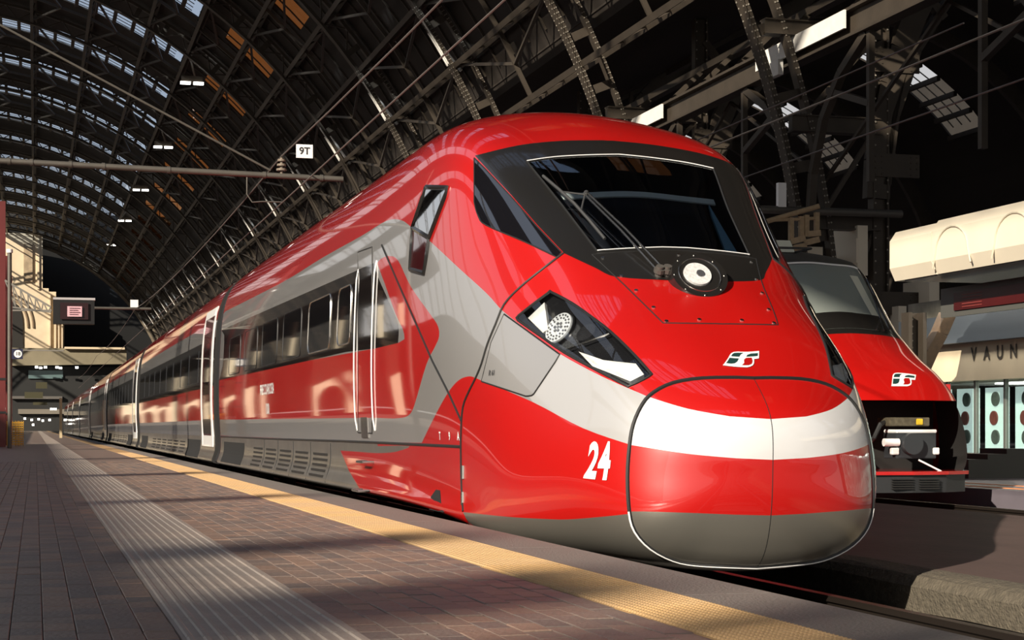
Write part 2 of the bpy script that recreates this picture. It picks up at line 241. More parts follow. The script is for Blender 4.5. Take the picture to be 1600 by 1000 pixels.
LIV = {'silver':[[11.4127,3.7082],[11.3358,3.839],[11.227,3.6834],[11.1079,3.5299],[10.9936,3.4032],[10.8844,3.2951],[10.7708,3.1938],[10.6511,3.1088],[10.5235,3.0472],[10.386,3.0163],[10.2371,3.0036],[10.0749,2.987],[9.8949,2.9468],[9.6871,2.8734],[9.4599,2.7834],[9.233,2.7009],[9.0198,2.647],[8.8223,2.6348],[8.6333,2.6522],[8.4562,2.6762],[8.2952,2.6824],[8.1589,2.6603],[8.0473,2.6176],[7.9515,2.5609],[7.8613,2.4979],[7.7852,2.4324],[7.7263,2.3577],[7.665,2.2678],[7.5819,2.1589],[7.4724,2.0375],[7.3456,1.9127],[7.2013,1.7894],[7.0389,1.675],[6.8511,1.579],[6.6367,1.5238],[6.4101,1.5097],[6.1881,1.5189],[5.9681,1.5344],[5.7507,1.5363],[5.5505,1.5134],[5.3774,1.4743],[5.2434,1.4259],[5.1352,1.3747],[5.0254,1.3272],[4.8857,1.291],[4.7026,1.2754],[4.4935,1.2772],[4.2779,1.2819],[4.0756,1.2755],[3.9005,1.2499],[3.7463,1.2078],[3.599,1.1576],[3.4435,1.1087],[3.2693,1.0676],[3.0769,1.0419],[2.8668,1.0453],[2.6377,1.0899],[2.3742,1.1731],[2.0945,1.2618],[1.8586,1.315],[1.7007,1.3309],[1.6408,1.3285],[1.6428,1.3242],[1.6472,1.3233],[1.596,1.3284],[1.4755,1.3294],[1.3278,1.312],[1.1767,1.2765],[1.0374,1.2348],[.895,1.1933],[.7444,1.1479],[.6106,1.1054],[.5178,1.0739],[.0,1.009],[.0,.1321],[.5311,.1438],[.6573,.1329],[.8322,.1115],[1.023,.0867],[1.203,.0676],[1.3893,.052],[1.5951,.0268],[1.7914,-.0146],[1.9415,-.0621],[1.9989,-.0881],[1.9877,-.0883],[1.9736,-.0807],[2.0223,-.084],[2.1637,-.12],[2.3673,-.1916],[2.6053,-.2788],[2.8452,-.343],[3.0832,-.3557],[3.331,-.3231],[3.5841,-.2759],[3.8438,-.2503],[4.1551,-.2911],[4.544,-.4308],[4.9308,-.59],[5.203,-.6726],[5.2338,-.6791],[5.2779,-.6878],[5.3279,-.6983],[5.3763,-.7099],[5.4212,-.7201],[5.4666,-.73],[5.5139,-.7454],[5.5647,-.7725],[5.6217,-.8136],[5.6833,-.8664],[5.7453,-.9295],[5.8032,-1.0014],[5.8553,-1.0807],[5.9042,-1.1691],[5.951,-1.2689],[5.9973,-1.382],[6.0421,-1.5074],[6.0847,-1.6441],[6.1258,-1.795],[6.1661,-1.9631],[6.2054,-2.1532],[6.2413,-2.362],[6.272,-2.5808],[6.2959,-2.8009],[6.3118,-3.0438],[6.3154,-3.3082],[6.3056,-3.551],[6.2911,-3.7239],[7.3606,-4.7825],[7.6737,-5.022],[7.9755,-5.2201],[8.2645,-5.3979],[8.5376,-5.5703],[8.7795,-5.7312],[8.9866,-5.8735],[9.168,-6.0001],[9.3329,-6.1156],[9.4926,-6.2276],[9.6555,-6.342],[9.8284,-6.4636],[10.0426,-6.5686],[10.301,-6.1555],[10.5424,-5.7322],[10.7664,-5.2995],[10.9727,-4.858],[11.1609,-4.4086],[11.3306,-3.9518],[11.4817,-3.4886],[11.6139,-3.0196],[11.7269,-2.5456],[11.8206,-2.0674],[11.8948,-1.5858],[11.9493,-1.1016],[11.9842,-.6156],[11.9993,-.1285],[11.9946,.3587],[11.9702,.8454],[11.926,1.3306],[11.8621,1.8137],[11.7787,2.2938],[11.6759,2.7701],[11.5538,3.2418]],'window_band':[[11.8131,2.1096],[11.7174,2.0752],[11.6001,2.001],[11.4885,1.9329],[11.3811,1.8701],[11.2765,1.8117],[11.1735,1.7572],[11.0704,1.7059],[10.9658,1.6572],[10.8572,1.6106],[10.7421,1.5654],[10.6188,1.5212],[10.4853,1.4777],[10.34,1.4346],[10.1816,1.3915],[10.0108,1.3486],[9.8321,1.3066],[9.6494,1.2675],[9.4616,1.2352],[9.2673,1.2135],[9.0652,1.2071],[8.8534,1.2213],[8.8011,.9284],[8.7388,.6528],[8.6815,.5016],[8.5939,.2953],[8.4904,.0774],[8.389,-.1173],[8.2875,-.2888],[8.1798,-.4539],[8.0806,-.6101],[8.0045,-.757],[7.9597,-.9088],[7.9367,-1.065],[7.9246,-1.2033],[7.9139,-1.2998],[8.1616,-1.4281],[8.4087,-1.5503],[8.6507,-1.6582],[8.9296,-1.7193],[9.1986,-1.7502],[9.4584,-1.7597],[9.6861,-1.798],[9.9064,-1.8334],[10.115,-1.8679],[10.3053,-1.8999],[10.459,-1.9208],[10.6006,-1.939],[10.7324,-1.9547],[10.8565,-1.968],[10.9755,-1.9793],[11.0925,-1.9892],[11.2097,-1.998],[11.3517,-1.9996],[11.4995,-1.9993],[11.6564,-1.9973],[11.8333,-1.9935]],'stripe':[[8.7608,1.1836],[8.7376,1.2067],[8.7046,1.2405],[8.6641,1.275],[8.6183,1.3003],[8.566,1.3188],[8.5064,1.3349],[8.4424,1.3413],[8.3774,1.3308],[8.3129,1.3148],[8.2471,1.2932],[8.1772,1.2428],[8.0998,1.1427],[8.016,.9781],[7.9241,.7696],[7.8176,.5495],[7.6918,.3491],[7.5317,.1666],[7.3442,.0018],[7.1598,-.1234],[7.0109,-.2041],[6.9107,-.2473],[6.8427,-.2701],[6.7946,-.29],[6.7534,-.3208],[6.7167,-.3648],[6.6911,-.4169],[6.6766,-.4777],[6.673,-.5474],[6.6824,-.6237],[6.704,-.7072],[6.7337,-.8026],[6.767,-.9145],[6.805,-1.0365],[6.8489,-1.1677],[6.8927,-1.3216],[6.9298,-1.5129],[6.9557,-1.7769],[6.9681,-2.0999],[6.9666,-2.4229],[6.96,-2.6807],[6.9555,-2.841],[6.954,-2.9385],[6.9586,-3.0052],[6.9704,-3.0749],[6.9881,-3.1499],[7.0123,-3.2136],[7.0457,-3.2734],[7.0907,-3.3366],[7.159,-3.4112],[7.2465,-3.4914],[7.3309,-3.5638],[7.3892,-3.6142],[8.0928,-4.0481],[8.447,-4.2218],[8.7857,-4.3644],[9.1078,-4.4979],[9.3966,-4.6217],[9.6447,-4.7266],[9.8631,-4.8143],[10.0643,-4.889],[10.2628,-4.9571],[10.5331,-5.0528],[10.8479,-5.1307],[11.0715,-4.6285],[11.2718,-4.1166],[11.4485,-3.596],[11.6012,-3.0679],[11.7295,-2.5334],[11.8333,-1.9935],[11.5899,-1.9911],[11.3762,-1.9864],[11.1753,-1.9789],[10.979,-1.968],[10.7769,-1.9523],[10.5558,-1.93],[10.3053,-1.8999],[10.0196,-1.8821],[9.7022,-1.8565],[9.3687,-1.8218],[9.0188,-1.7626],[8.6507,-1.6582],[7.9139,-1.2998],[7.7329,-1.1359],[7.7458,-1.081],[7.7676,-.9999],[7.8149,-.9005],[7.895,-.792],[8.0005,-.6607],[8.1245,-.4768],[8.2847,-.1743],[8.4512,.2046],[8.559,.4961]],'black':[[5.0457,4.7276],[4.8478,4.8762],[4.5707,5.0973],[4.249,5.3605],[3.9132,5.6301],[3.5963,5.8681],[3.2999,6.0692],[2.9971,6.2523],[2.6853,6.4158],[2.3626,6.5584],[2.0275,6.6813],[1.6553,6.7892],[1.2458,6.8774],[.8391,6.939],[.4801,6.9748],[.2182,6.9921],[.0,6.991],[.0,4.024],[.5399,3.9831],[.5709,3.9785],[.6091,3.972],[.6918,3.9615],[.8539,3.9425],[1.1387,3.8976],[1.4964,3.8241],[1.8388,3.7442],[2.1055,3.6874],[2.2756,3.6724],[2.3941,3.6857],[2.5009,3.7106],[2.6378,3.7256],[2.8357,3.7235],[3.0642,3.7103],[3.2723,3.6895],[3.4132,3.6718],[3.4113,3.6882],[3.5446,3.7629],[3.6671,3.8373],[3.7826,3.9108],[3.894,3.9827],[3.9777,4.0519],[4.0612,4.119],[4.1458,4.1833],[4.2326,4.2444],[4.3226,4.3019],[4.4434,4.3583],[4.5679,4.4143],[4.6952,4.4736],[4.8239,4.5415],[4.9368,4.6226],[5.0457,4.7276]],'side_window':[[5.0936,4.6329],[5.184,4.3595],[5.2657,4.1062],[5.34,3.8663],[5.4072,3.636],[5.4677,3.4128],[5.4654,3.3625],[5.4624,3.2902],[5.4522,3.2169],[5.4297,3.1628],[5.4112,3.1245],[5.394,3.0936],[5.3455,3.0823],[5.2351,3.1008],[5.041,3.1562],[4.7952,3.2291],[4.5423,3.2984],[4.3184,3.35],[4.112,3.3865],[3.9035,3.4178],[3.7175,3.4429],[3.5831,3.4605],[3.4595,3.6587],[3.5894,3.7311],[3.7091,3.8034],[3.8222,3.8749],[3.9315,3.9449],[4.0158,4.0138],[4.0999,4.0805],[4.1851,4.1445],[4.2726,4.2052],[4.3634,4.2621],[4.485,4.3179],[4.6106,4.3731],[4.7389,4.4318],[4.8686,4.4992],[4.9823,4.5571],[5.0936,4.6329]],'windshield':[[3.5643,5.488],[3.4112,5.5946],[3.187,5.7442],[2.9217,5.9071],[2.6491,6.0547],[2.3688,6.1834],[2.0622,6.3011],[1.7428,6.4023],[1.426,6.4839],[1.0922,6.5509],[.7416,6.6018],[.4258,6.633],[.2003,6.6478],[.0,6.6547],[.0,4.9009],[.4554,4.8815],[.7837,4.8339],[1.2317,4.737],[1.6402,4.6122],[1.9954,4.4699],[2.3157,4.3147],[2.5288,4.1996],[2.6192,4.3119],[2.6997,4.4193],[2.7732,4.5231],[2.842,4.6242],[2.9081,4.7231],[2.9727,4.82],[3.0372,4.9149],[3.1072,4.9984],[3.1791,5.08],[3.2536,5.1597],[3.3302,5.2387],[3.4081,5.3185],[3.4865,5.4008],[3.5643,5.488]],'hood_panel':[[2.681,4.0418],[2.4968,3.9373],[2.3091,3.8149],[2.1281,3.674],[1.964,3.5202],[1.8479,3.3844],[1.7429,3.2517],[1.6439,3.1252],[1.5474,3.0062],[1.4509,2.8955],[1.353,2.7928],[1.1496,2.8549],[.9309,2.9161],[.6951,2.9729],[.4428,3.0195],[.1779,3.0489],[.0,3.0511],[.0,4.8649],[.2437,4.853],[.643,4.8067],[1.1842,4.6978],[1.669,4.5479],[2.0787,4.3727],[2.4411,4.1821],[2.681,4.0418]],'headlight':[[4.456,1.3702],[4.4843,1.3635],[4.5076,1.3655],[4.4507,1.4706],[4.2399,1.7751],[3.9526,2.1713],[3.7372,2.4604],[3.6783,2.5531],[3.6852,2.5487],[3.6378,2.5407],[3.479,2.5588],[3.2751,2.5622],[3.0894,2.5442],[2.9414,2.5069],[2.8089,2.4556],[2.6837,2.398],[2.562,2.3412],[2.4421,2.2831],[2.32,2.2174],[2.1875,2.1411],[2.0463,2.0655],[1.9126,1.9983],[1.7879,1.9314],[1.6761,1.8633],[1.5985,1.8087],[1.564,1.7849],[1.56,1.7789],[1.5738,1.7617],[1.6047,1.7209],[1.6554,1.6667],[1.718,1.6041],[1.8006,1.5236],[1.9,1.4283],[1.9837,1.3506],[2.006,1.3205],[2.07,1.3092],[2.2588,1.266],[2.5206,1.2003],[2.7699,1.1523],[2.9833,1.1418],[3.1846,1.1596],[3.366,1.1969],[3.5242,1.2461],[3.6746,1.297],[3.8369,1.3357],[4.0376,1.3542],[4.2525,1.3543],[4.4144,1.3487],[4.4736,1.3486],[4.4674,1.355]],'hatch':[[4.8615,1.2398],[4.6238,1.2446],[4.385,1.2555],[4.156,1.258],[3.9459,1.2426],[3.7599,1.2063],[3.5956,1.1533],[3.4443,1.0928],[3.5335,.859],[3.6263,.6211],[3.7084,.3905],[3.7817,.1657],[3.8481,-.055],[3.8611,-.0837],[3.8873,-.1214],[3.9436,-.1629],[3.9964,-.1984],[4.2003,-.2601],[4.4281,-.3552],[4.6773,-.4741],[4.9384,-.593],[5.1994,-.6869],[5.1866,-.4289],[5.169,-.1705],[5.147,.0906],[5.1206,.3559],[5.0375,.6467],[4.9509,.9418],[4.8615,1.2398]],'cover':[[.0,2.03],[.2817,2.0254],[.4277,2.0056],[.6284,1.9692],[.812,1.9216],[.9594,1.8691],[1.0948,1.8082],[1.2177,1.7364],[1.3287,1.6504],[1.4303,1.5524],[1.5238,1.4482],[1.604,1.3469],[1.673,1.2413],[1.7454,1.1086],[1.8295,.9286],[1.9099,.7111],[1.9678,.4825],[1.997,.2711],[2.0039,.0719],[1.9942,-.1279],[1.9692,-.3349],[1.9282,-.5378],[1.8728,-.7259],[1.8011,-.9088],[1.7175,-1.0863],[1.6352,-1.238],[1.5651,-1.3527],[1.4993,-1.4445],[1.4223,-1.528],[1.328,-1.6116],[1.2248,-1.6915],[1.1187,-1.7666],[1.0096,-1.8354],[.9002,-1.8989],[.8005,-1.9535],[.7188,-1.9883],[.6461,-2.0004],[.5658,-2.0009],[.4579,-1.9904],[.3404,-1.9779],[.2561,-1.9762],[.0,-2.0]],'door':[[9.203,1.9681],[8.8318,1.8619],[8.8756,1.43],[8.9019,1.0189],[8.9129,.6237],[8.9098,.241],[8.8937,-.1316],[8.8653,-.4961],[8.8251,-.8547],[8.7736,-1.2091],[8.7108,-1.5612],[8.6364,-1.9129],[8.5501,-2.2659],[8.4508,-2.6221],[8.3373,-2.9839],[8.2076,-3.3543],[8.0585,-3.7367],[7.8841,-4.1341],[7.6758,-4.5491],[8.0286,-4.7548],[8.2542,-4.3121],[8.4426,-3.8893],[8.6031,-3.4829],[8.7421,-3.0891],[8.863,-2.704],[8.968,-2.3242],[9.0584,-1.9472],[9.1351,-1.5708],[9.196,-1.2101],[9.245,-.8464],[9.2818,-.4777],[9.306,-.1022],[9.3167,.2823],[9.3132,.6781],[9.2943,1.0881],[9.2584,1.5161]],'mirror_glass':[[6.8468,3.3891],[6.5377,3.3146],[6.212,3.347],[6.3674,3.0375],[6.5556,2.7114],[6.7311,2.3938],[6.8951,2.0836],[7.0489,1.7793],[7.2911,1.9216],[7.5259,2.1236],[7.3735,2.4321],[7.2104,2.7442],[7.0352,3.0621]],'mirror_low':[[7.5259,2.1236],[7.2911,1.9216],[7.0489,1.7793],[7.1295,1.4432],[7.1985,1.1118],[7.2565,.784],[7.699,.8466],[7.671,1.1549],[7.6334,1.4696],[7.5853,1.792]],'chin':[[3.596,-4.5322],[3.5329,-4.2918],[3.4091,-3.9683],[3.2222,-3.6124],[3.0083,-3.2899],[2.8082,-3.038],[2.6248,-2.8409],[2.4706,-2.6837],[2.3492,-2.5517],[2.264,-2.4511],[2.2019,-2.3692],[2.1443,-2.275],[2.0775,-2.1357],[1.9884,-1.9099],[1.8719,-1.6416],[1.7394,-1.4208],[1.6319,-1.2903],[1.5971,-1.2446],[1.6141,-1.2409],[1.6298,-1.2404],[1.5899,-1.2062],[1.4664,-1.1367],[1.287,-1.0699],[1.0828,-1.0216],[.8904,-.9925],[.7087,-.9722],[.5343,-.9531],[.3966,-.9362],[.3099,-.9251],[.0,-.9009],[.0,-2.0],[.0,-3.5],[.0,-5.0],[.0,-5.9],[1.3773,-5.737]],'skirt':[[9.9117,-6.7645],[9.7646,-6.597],[9.5944,-6.4656],[9.4344,-6.343],[9.2776,-6.2239],[9.1158,-6.1024],[8.9378,-5.9704],[8.7339,-5.8228],[8.495,-5.6564],[8.2236,-5.4779],[7.9356,-5.2941],[7.6346,-5.0905],[7.3222,-4.8455],[7.2579,-4.9473],[7.0333,-4.6989],[6.721,-4.3408],[6.5184,-4.1374],[6.5119,-4.2224],[6.6034,-4.4674],[6.7093,-4.7143],[6.8112,-4.9],[6.9325,-5.0744],[7.0619,-5.2336],[7.2008,-5.3733],[7.3494,-5.4921],[7.4929,-5.5981],[7.6398,-5.7064],[7.7808,-5.8068],[7.8774,-5.8749],[7.3818,-6.3165],[6.7701,-6.7688],[6.0103,-7.1626],[4.9328,-7.6862],[3.7886,-9.1464],[.0,-10.3],[.0,-12.0],[.5234,-11.9886],[1.0459,-11.9543],[1.5663,-11.8973],[2.0838,-11.8177],[2.5973,-11.7156],[3.1058,-11.5911],[3.6085,-11.4446],[4.1042,-11.2763],[4.5922,-11.0866],[5.0468,-10.8871],[5.4928,-10.6691],[5.9294,-10.4327],[6.3558,-10.1786],[6.7714,-9.907],[7.1754,-9.6184],[7.5671,-9.3134],[7.9458,-8.9924],[8.311,-8.6561],[8.6619,-8.3049],[8.998,-7.9395],[9.3187,-7.5606],[9.6234,-7.1687]],'seam_cut':[[3.4149,3.6554],[3.5703,3.4528],[3.7834,3.1677],[3.9878,2.8861],[4.1694,2.6314],[4.3472,2.377],[4.5091,2.1324],[4.6522,1.9035],[4.7792,1.6856],[4.8849,1.4734],[4.9598,1.2686],[5.0116,1.0704],[5.0613,.87],[5.1185,.6611],[5.1734,.4509],[5.2189,.2507],[5.2499,.062],[5.2715,-.1172],[5.2939,-.2824],[5.3205,-.4274],[5.3488,-.5598],[5.3799,-.6953],[5.4169,-.8402],[5.4564,-.9897],[5.4897,-1.1429],[5.5183,-1.2932],[5.5403,-1.4476],[5.5399,-1.624],[5.5054,-1.834],[5.4436,-2.0669],[5.3656,-2.3072],[5.2719,-2.5513],[5.1565,-2.8033],[5.0222,-3.0596],[4.8626,-3.3246],[4.6701,-3.5933],[4.4501,-3.8461],[4.1837,-4.0899],[3.8765,-4.3149],[3.6259,-4.4852]],'diagonal_line':[[8.5582,1.7865],[8.4876,1.4804],[8.4047,1.1991],[8.312,.9378],[8.2116,.6931],[8.105,.4624],[7.9941,.2486],[7.8798,.0452],[7.7624,-.1473],[7.6423,-.3287],[7.5197,-.4989],[7.3945,-.6583],[7.2719,-.8031],[7.1469,-.9381],[7.0197,-1.0633],[6.8899,-1.1786],[6.7575,-1.2843],[6.5962,-1.3746],[6.4325,-1.4569],[6.2668,-1.5351],[6.0997,-1.6129],[5.9467,-1.7028],[5.7926,-1.7968],[5.6374,-1.8958],[5.4809,-1.9987]],'sole_line':[[9.9776,-6.6668],[9.8001,-6.54],[9.6379,-6.4303],[9.4853,-6.3268],[9.3372,-6.226],[9.1989,-6.1141],[9.0504,-5.9968],[8.8845,-5.8695],[8.6943,-5.7291],[8.4745,-5.5745],[8.231,-5.4132],[7.9474,-5.2382],[7.6518,-5.043],[7.3454,-4.8077],[7.0676,-4.5661],[6.7884,-4.3018],[6.5158,-4.0359],[6.2449,-3.766],[5.9163,-3.4239],[5.5639,-3.0409],[5.2106,-2.6765]],'lamp_divider':[[3.3347,1.2915],[3.2036,1.4206],[3.0677,1.5527],[2.9278,1.6865],[2.7857,1.8196],[2.6438,1.9495],[2.5049,2.0743],[2.3712,2.1927]],'hood_crease':[[3.4113,3.6882],[3.3287,3.6736],[3.2,3.6465],[3.0198,3.5789],[2.7714,3.4452],[2.4909,3.237],[2.2605,2.9786],[2.0617,2.6946],[1.8614,2.4318],[1.6759,2.2442],[1.5283,2.1084],[1.4148,1.9971],[1.3409,1.9186]],'reflector':[[3.0951,1.3787],[2.9729,1.4011],[2.8476,1.4289],[2.718,1.463],[2.583,1.5037],[2.4304,1.5872],[2.2783,1.6676],[2.1309,1.7411],[1.9909,1.8056],[1.8596,1.8609],[1.7779,1.8022],[1.6979,1.7418],[1.8297,1.6134],[1.978,1.4657],[2.1198,1.4269],[2.2674,1.3794],[2.4176,1.3266],[2.5662,1.2735],[2.7094,1.2261],[2.8445,1.189],[2.9307,1.2465],[3.0137,1.3103]],'inner_trim':[[4.253,1.5636],[4.118,1.7805],[3.9835,1.9953],[3.8501,2.2081],[3.8087,2.0608],[3.7728,1.9111],[3.7432,1.759],[3.7198,1.6048],[3.8403,1.4435],[3.9684,1.4912],[4.1069,1.5307]],'big_lamp':[[3.4937,1.789]],'small_lamp':[[2.8968,2.0021]],'digits':[[2.3722,-.6954]],'mark_a':[[4.944,-.3124]],'round_lamp':[[0,3.988]],'logo':[[0,2.3904]],'ws_mid':[[0,5.958]],'windows':[[[9.8405,.3098],[9.8235,.5449],[9.7946,.718],[9.7655,.7805],[9.5294,.769],[9.5074,.706],[9.4984,.5369],[9.5009,.3089],[9.4508,-1.0121],[9.4325,-1.2284],[9.4304,-1.389],[9.4484,-1.4511],[9.6845,-1.4882],[9.7174,-1.4327],[9.7573,-1.2734],[9.79,-1.0525]],[[10.529,.3307],[10.5137,.5822],[10.4902,.7678],[10.4692,.8352],[10.0473,.8017],[10.0308,.7343],[10.0266,.5554],[10.0316,.3152],[9.9808,-1.072],[9.9599,-1.2983],[9.953,-1.4654],[9.9654,-1.5288],[10.3827,-1.592],[10.4076,-1.5314],[10.4427,-1.3604],[10.4749,-1.1243]],[[10.9782,.345],[10.9641,.6074],[10.9443,.8013],[10.9287,.8721],[10.6695,.8513],[10.6618,.7804],[10.6644,.5906],[10.672,.3353],[10.6168,-1.1398],[10.5918,-1.3802],[10.5771,-1.5568],[10.5804,-1.6229],[10.8367,-1.6631],[10.8565,-1.5988],[10.8888,-1.4197],[10.9208,-1.1731]],[[11.2971,.3551],[11.2834,.6252],[11.2648,.8249],[11.2513,.898],[11.0616,.8828],[11.0581,.8097],[11.0641,.613],[11.0731,.348],[11.0152,-1.1834],[10.988,-1.4329],[10.9693,-1.6157],[10.9682,-1.6836],[11.1561,-1.7128],[11.1741,-1.6462],[11.2056,-1.4615],[11.2379,-1.2076]],[[11.5675,.3636],[11.5536,.6402],[11.5354,.8447],[11.5226,.9196],[11.3586,.9066],[11.3568,.8316],[11.3643,.6297],[11.374,.3575],[11.3144,-1.2158],[11.2859,-1.472],[11.2654,-1.6597],[11.2626,-1.7291],[11.4252,-1.7541],[11.4426,-1.6857],[11.474,-1.4965],[11.5069,-1.2365]],[[11.8174,.3714],[11.8034,.654],[11.785,.8629],[11.7725,.9395],[11.6196,.9274],[11.6186,.8508],[11.6268,.6442],[11.637,.3658],[11.576,-1.2438],[11.5467,-1.5059],[11.5251,-1.6978],[11.5214,-1.7688],[11.6731,-1.7919],[11.6904,-1.722],[11.7221,-1.5286],[11.7555,-1.263]]]}
# ================================================================== cab car
XC, YT = 4.56, 10.57                    # train centre line, nose tip
def tw(P, side=1):
    "train coordinates (a,w,h) -> world"
    P=np.asarray(P,float); return np.stack([XC-side*P[...,0], YT+P[...,1], EYE+P[...,2]],-1)
def poly_at(P, off=0.):
    "disk points -> (surface points, normals)"
    P=np.asarray(P,float); p=np.maximum(P[:,0],1e-4); q=P[:,1]
    S=surf_d(p,q); N=nrm_d(p,q); return S+N*off, N
_s,_n = poly_at([(6.0,.5)]); NS = 1.0 if _n[0][0]>0 else -1.0
_nd=nrm_d
def nrm_d(p,q,e=1e-3): return _nd(p,q,e)*NS
def pip(poly, P):
    "points in polygon"
    poly=np.asarray(poly); x,y=P[:,0],P[:,1]; ins=np.zeros(len(P),bool); n=len(poly)
    for i in range(n):
        x0,y0=poly[i]; x1,y1=poly[(i+1)%n]
        if y0==y1: continue
        c=((y0>y)!=(y1>y))&(x<(x1-x0)*(y-y0)/(y1-y0)+x0); ins^=c
    return ins
def seg_dist(P, A, B):
    d=np.full(len(P),1e9)
    for a,b in zip(A,B):
        m=(P[:,0]>min(a[0],b[0])-.05)&(P[:,0]<max(a[0],b[0])+.05)&(P[:,1]>min(a[1],b[1])-.05)&(P[:,1]<max(a[1],b[1])+.05)
        if not m.any(): continue
        Q=P[m]; ab=b-a; L=ab@ab+1e-12; t=np.clip(((Q-a)@ab)/L,0,1); d[m]=np.minimum(d[m],np.hypot(*(Q-a-t[:,None]*ab).T))
    return d
def make_shell():
    polys={k:LIV[k] for k in ('silver','window_band','stripe','black','side_window','windshield','hood_panel','headlight','hatch','cover','door','mirror_glass','mirror_low','chin','skirt')}
    verts=[]; edges=[]
    def addp(pts, closed=True):
        b=len(verts); n=len(pts)
        for x,y in pts: verts.append((max(x,0.),y))
        edges.extend([(b+i,b+(i+1)%n) for i in range(n if closed else n-1)])
    for p in polys.values(): addp(p)
    for p in LIV['windows']: addp(p)
    R_=JM
    arc=[(R_*math.sin(t),R_*math.cos(t)) for t in np.linspace(0,math.pi,73)]
    ctr=[(0,q) for q in np.linspace(-R_,R_,241)[1:-1]]
    nb=len(verts); addp(arc,False); b=len(verts); verts.extend(ctr); ch=[nb+72]+list(range(b,b+len(ctr)))+[nb]
    edges.extend(zip(ch[:-1],ch[1:]))
    V=np.array(verts); E=np.array(edges)
    pts=[]
    for v in np.concatenate([np.arange(.12,9.5,.09),np.arange(9.6,12,.13)]):
        n=int(min(60,max(6,v*16)))
        for u in (np.arange(n)+.5)/n*math.pi: pts.append((v*math.sin(u),v*math.cos(u)))
    pts=np.array(pts); pts=pts[seg_dist(pts,V[E[:,0]],V[E[:,1]])>.022]
    pts=pts[pts[:,0]>.03]
    allv=[Vector(p) for p in V]+[Vector(p) for p in pts]
    ov,oe,of,_,_,_=delaunay_2d_cdt(allv,[tuple(map(int,e)) for e in edges],[],0,1e-5)
    P=np.array([(max(p.x,0),p.y) for p in ov]); T=np.array([f for f in of if len(f)==3])
    cen=P[T].mean(1); T=T[np.hypot(cen[:,0],cen[:,1])<R_*1.0]; cen=P[T].mean(1)
    e1=P[T[:,1]]-P[T[:,0]]; e2=P[T[:,2]]-P[T[:,0]]; ok=abs(e1[:,0]*e2[:,1]-e1[:,1]*e2[:,0])>1e-9; T=T[ok]; cen=cen[ok]
    ins={k:pip(p,cen) for k,p in polys.items()}
    win=[pip(p,cen) for p in LIV['windows']]
    part=np.zeros(len(T),int); names=['body','cover','hood_panel','hatch','door','windshield','side_window','headlight','mirror_glass','mirror_low']
    for i,n in enumerate(names[1:],1): part[ins[n]]=i
    for k,w in enumerate(win): part[w]=20+k
    m=np.zeros(len(T),int)                     # 0 red 1 silver 2 black 3 band 4 chin 5 skirt 6 under
    m[ins['silver']]=1; m[ins['silver']&ins['cover']]=7; m[ins['silver']&~ins['cover']&~ins['hatch']&(np.hypot(cen[:,0],cen[:,1])<3.9)&(cen[:,1]<3.3)]=8; m[ins['black']|ins['side_window']]=2; m[ins['window_band']]=3; m[ins['stripe']]=0; m[ins['chin']]=4; m[ins['skirt']]=5
    r=np.hypot(cen[:,0],cen[:,1]); u=np.arctan2(cen[:,0],cen[:,1])/math.pi*8
    m[(u>6.75)&(r>6.2)&~ins['skirt']&(u>7.0)]=6
    m[(u>7.0)&(r>6.2)]=6
    S=surf_d(np.maximum(P[:,0],0),P[:,1]); N=nrm_d(np.maximum(P[:,0],1e-3),P[:,1])
    N[P[:,0]<1e-6,0]=0; S[P[:,0]<1e-6,0]=0; N/=np.linalg.norm(N,axis=1,keepdims=True)
    return P,T,part,m,S,N,names
PD,TD,PART,MATI,SD,ND,PNAMES = make_shell()
PAINTS=[RED,SILV,BLACK,BAND,CHIN,SKIRT,UNDER,mat('sunlit_band_paint',(.64,.635,.63),.34,0,1,bump=.004,bscale=2.2),mat('sunlit_silver_paint',(.47,.465,.46),.34,.25,1,bump=.004,bscale=2.2)]  # last two: silver lightened to paint the sun on the nose
def shell_mesh(name, sel, sides=(1,-1), off=0., mats=PAINTS, mi=None, flip_in=False):
    T=TD[sel]; M_=MATI[sel] if mi is None else np.full(sel.sum(),mi)
    ids=np.unique(T); mp=np.full(len(PD),-1); mp[ids]=np.arange(len(ids)); T=mp[T]
    vs=[];ns=[];fs=[];ms=[]
    for sd_ in sides:
        P=SD[ids]+ND[ids]*off; W=tw(P,sd_); Nn=ND[ids]*np.array([-sd_,1,1]); b=len(vs)
        vs+=W.tolist(); ns+=Nn.tolist()
        a,b_,c_=W[T[:,0]],W[T[:,1]],W[T[:,2]]; g=np.cross(b_-a,c_-a); s_=(g*Nn[T[:,0]]).sum(1)
        TT=np.where((s_>0)[:,None],T,T[:,::-1]); fs+=(TT+b).tolist(); ms+=M_.tolist()
    me=bpy.data.meshes.new(name); me.from_pydata(vs,[],fs)
    for q in mats: me.materials.append(q)
    me.polygons.foreach_set('material_index',ms); me.polygons.foreach_set('use_smooth',[True]*len(fs))
    me.normals_split_custom_set_from_vertices(ns); me.update(); return me
def curve_pts(D, off=0., side=1, close=False):
    D=np.asarray(D,float); S,_=poly_at(D); N=nrm_d(np.maximum(D[:,0],1e-3),D[:,1]); return [tuple(p) for p in tw(S+N*off,side)]
TRB=Vector((XC,YT,-.45))
train=thing('high_speed_train',TRB,'red and silver high-speed train with pointed nose number 24 at the front platform','train')
def tpart(name, me, parent=None, label=None, kind=None):
    o=link(name,me,parent or train,label=label,kind=kind)
    if parent is None: o.location=-TRB
    return o
isb=(PART==0)
cab=tpart('cab_car_body', shell_mesh('cab_car_body', isb), label='red and silver leading car body with black window band')
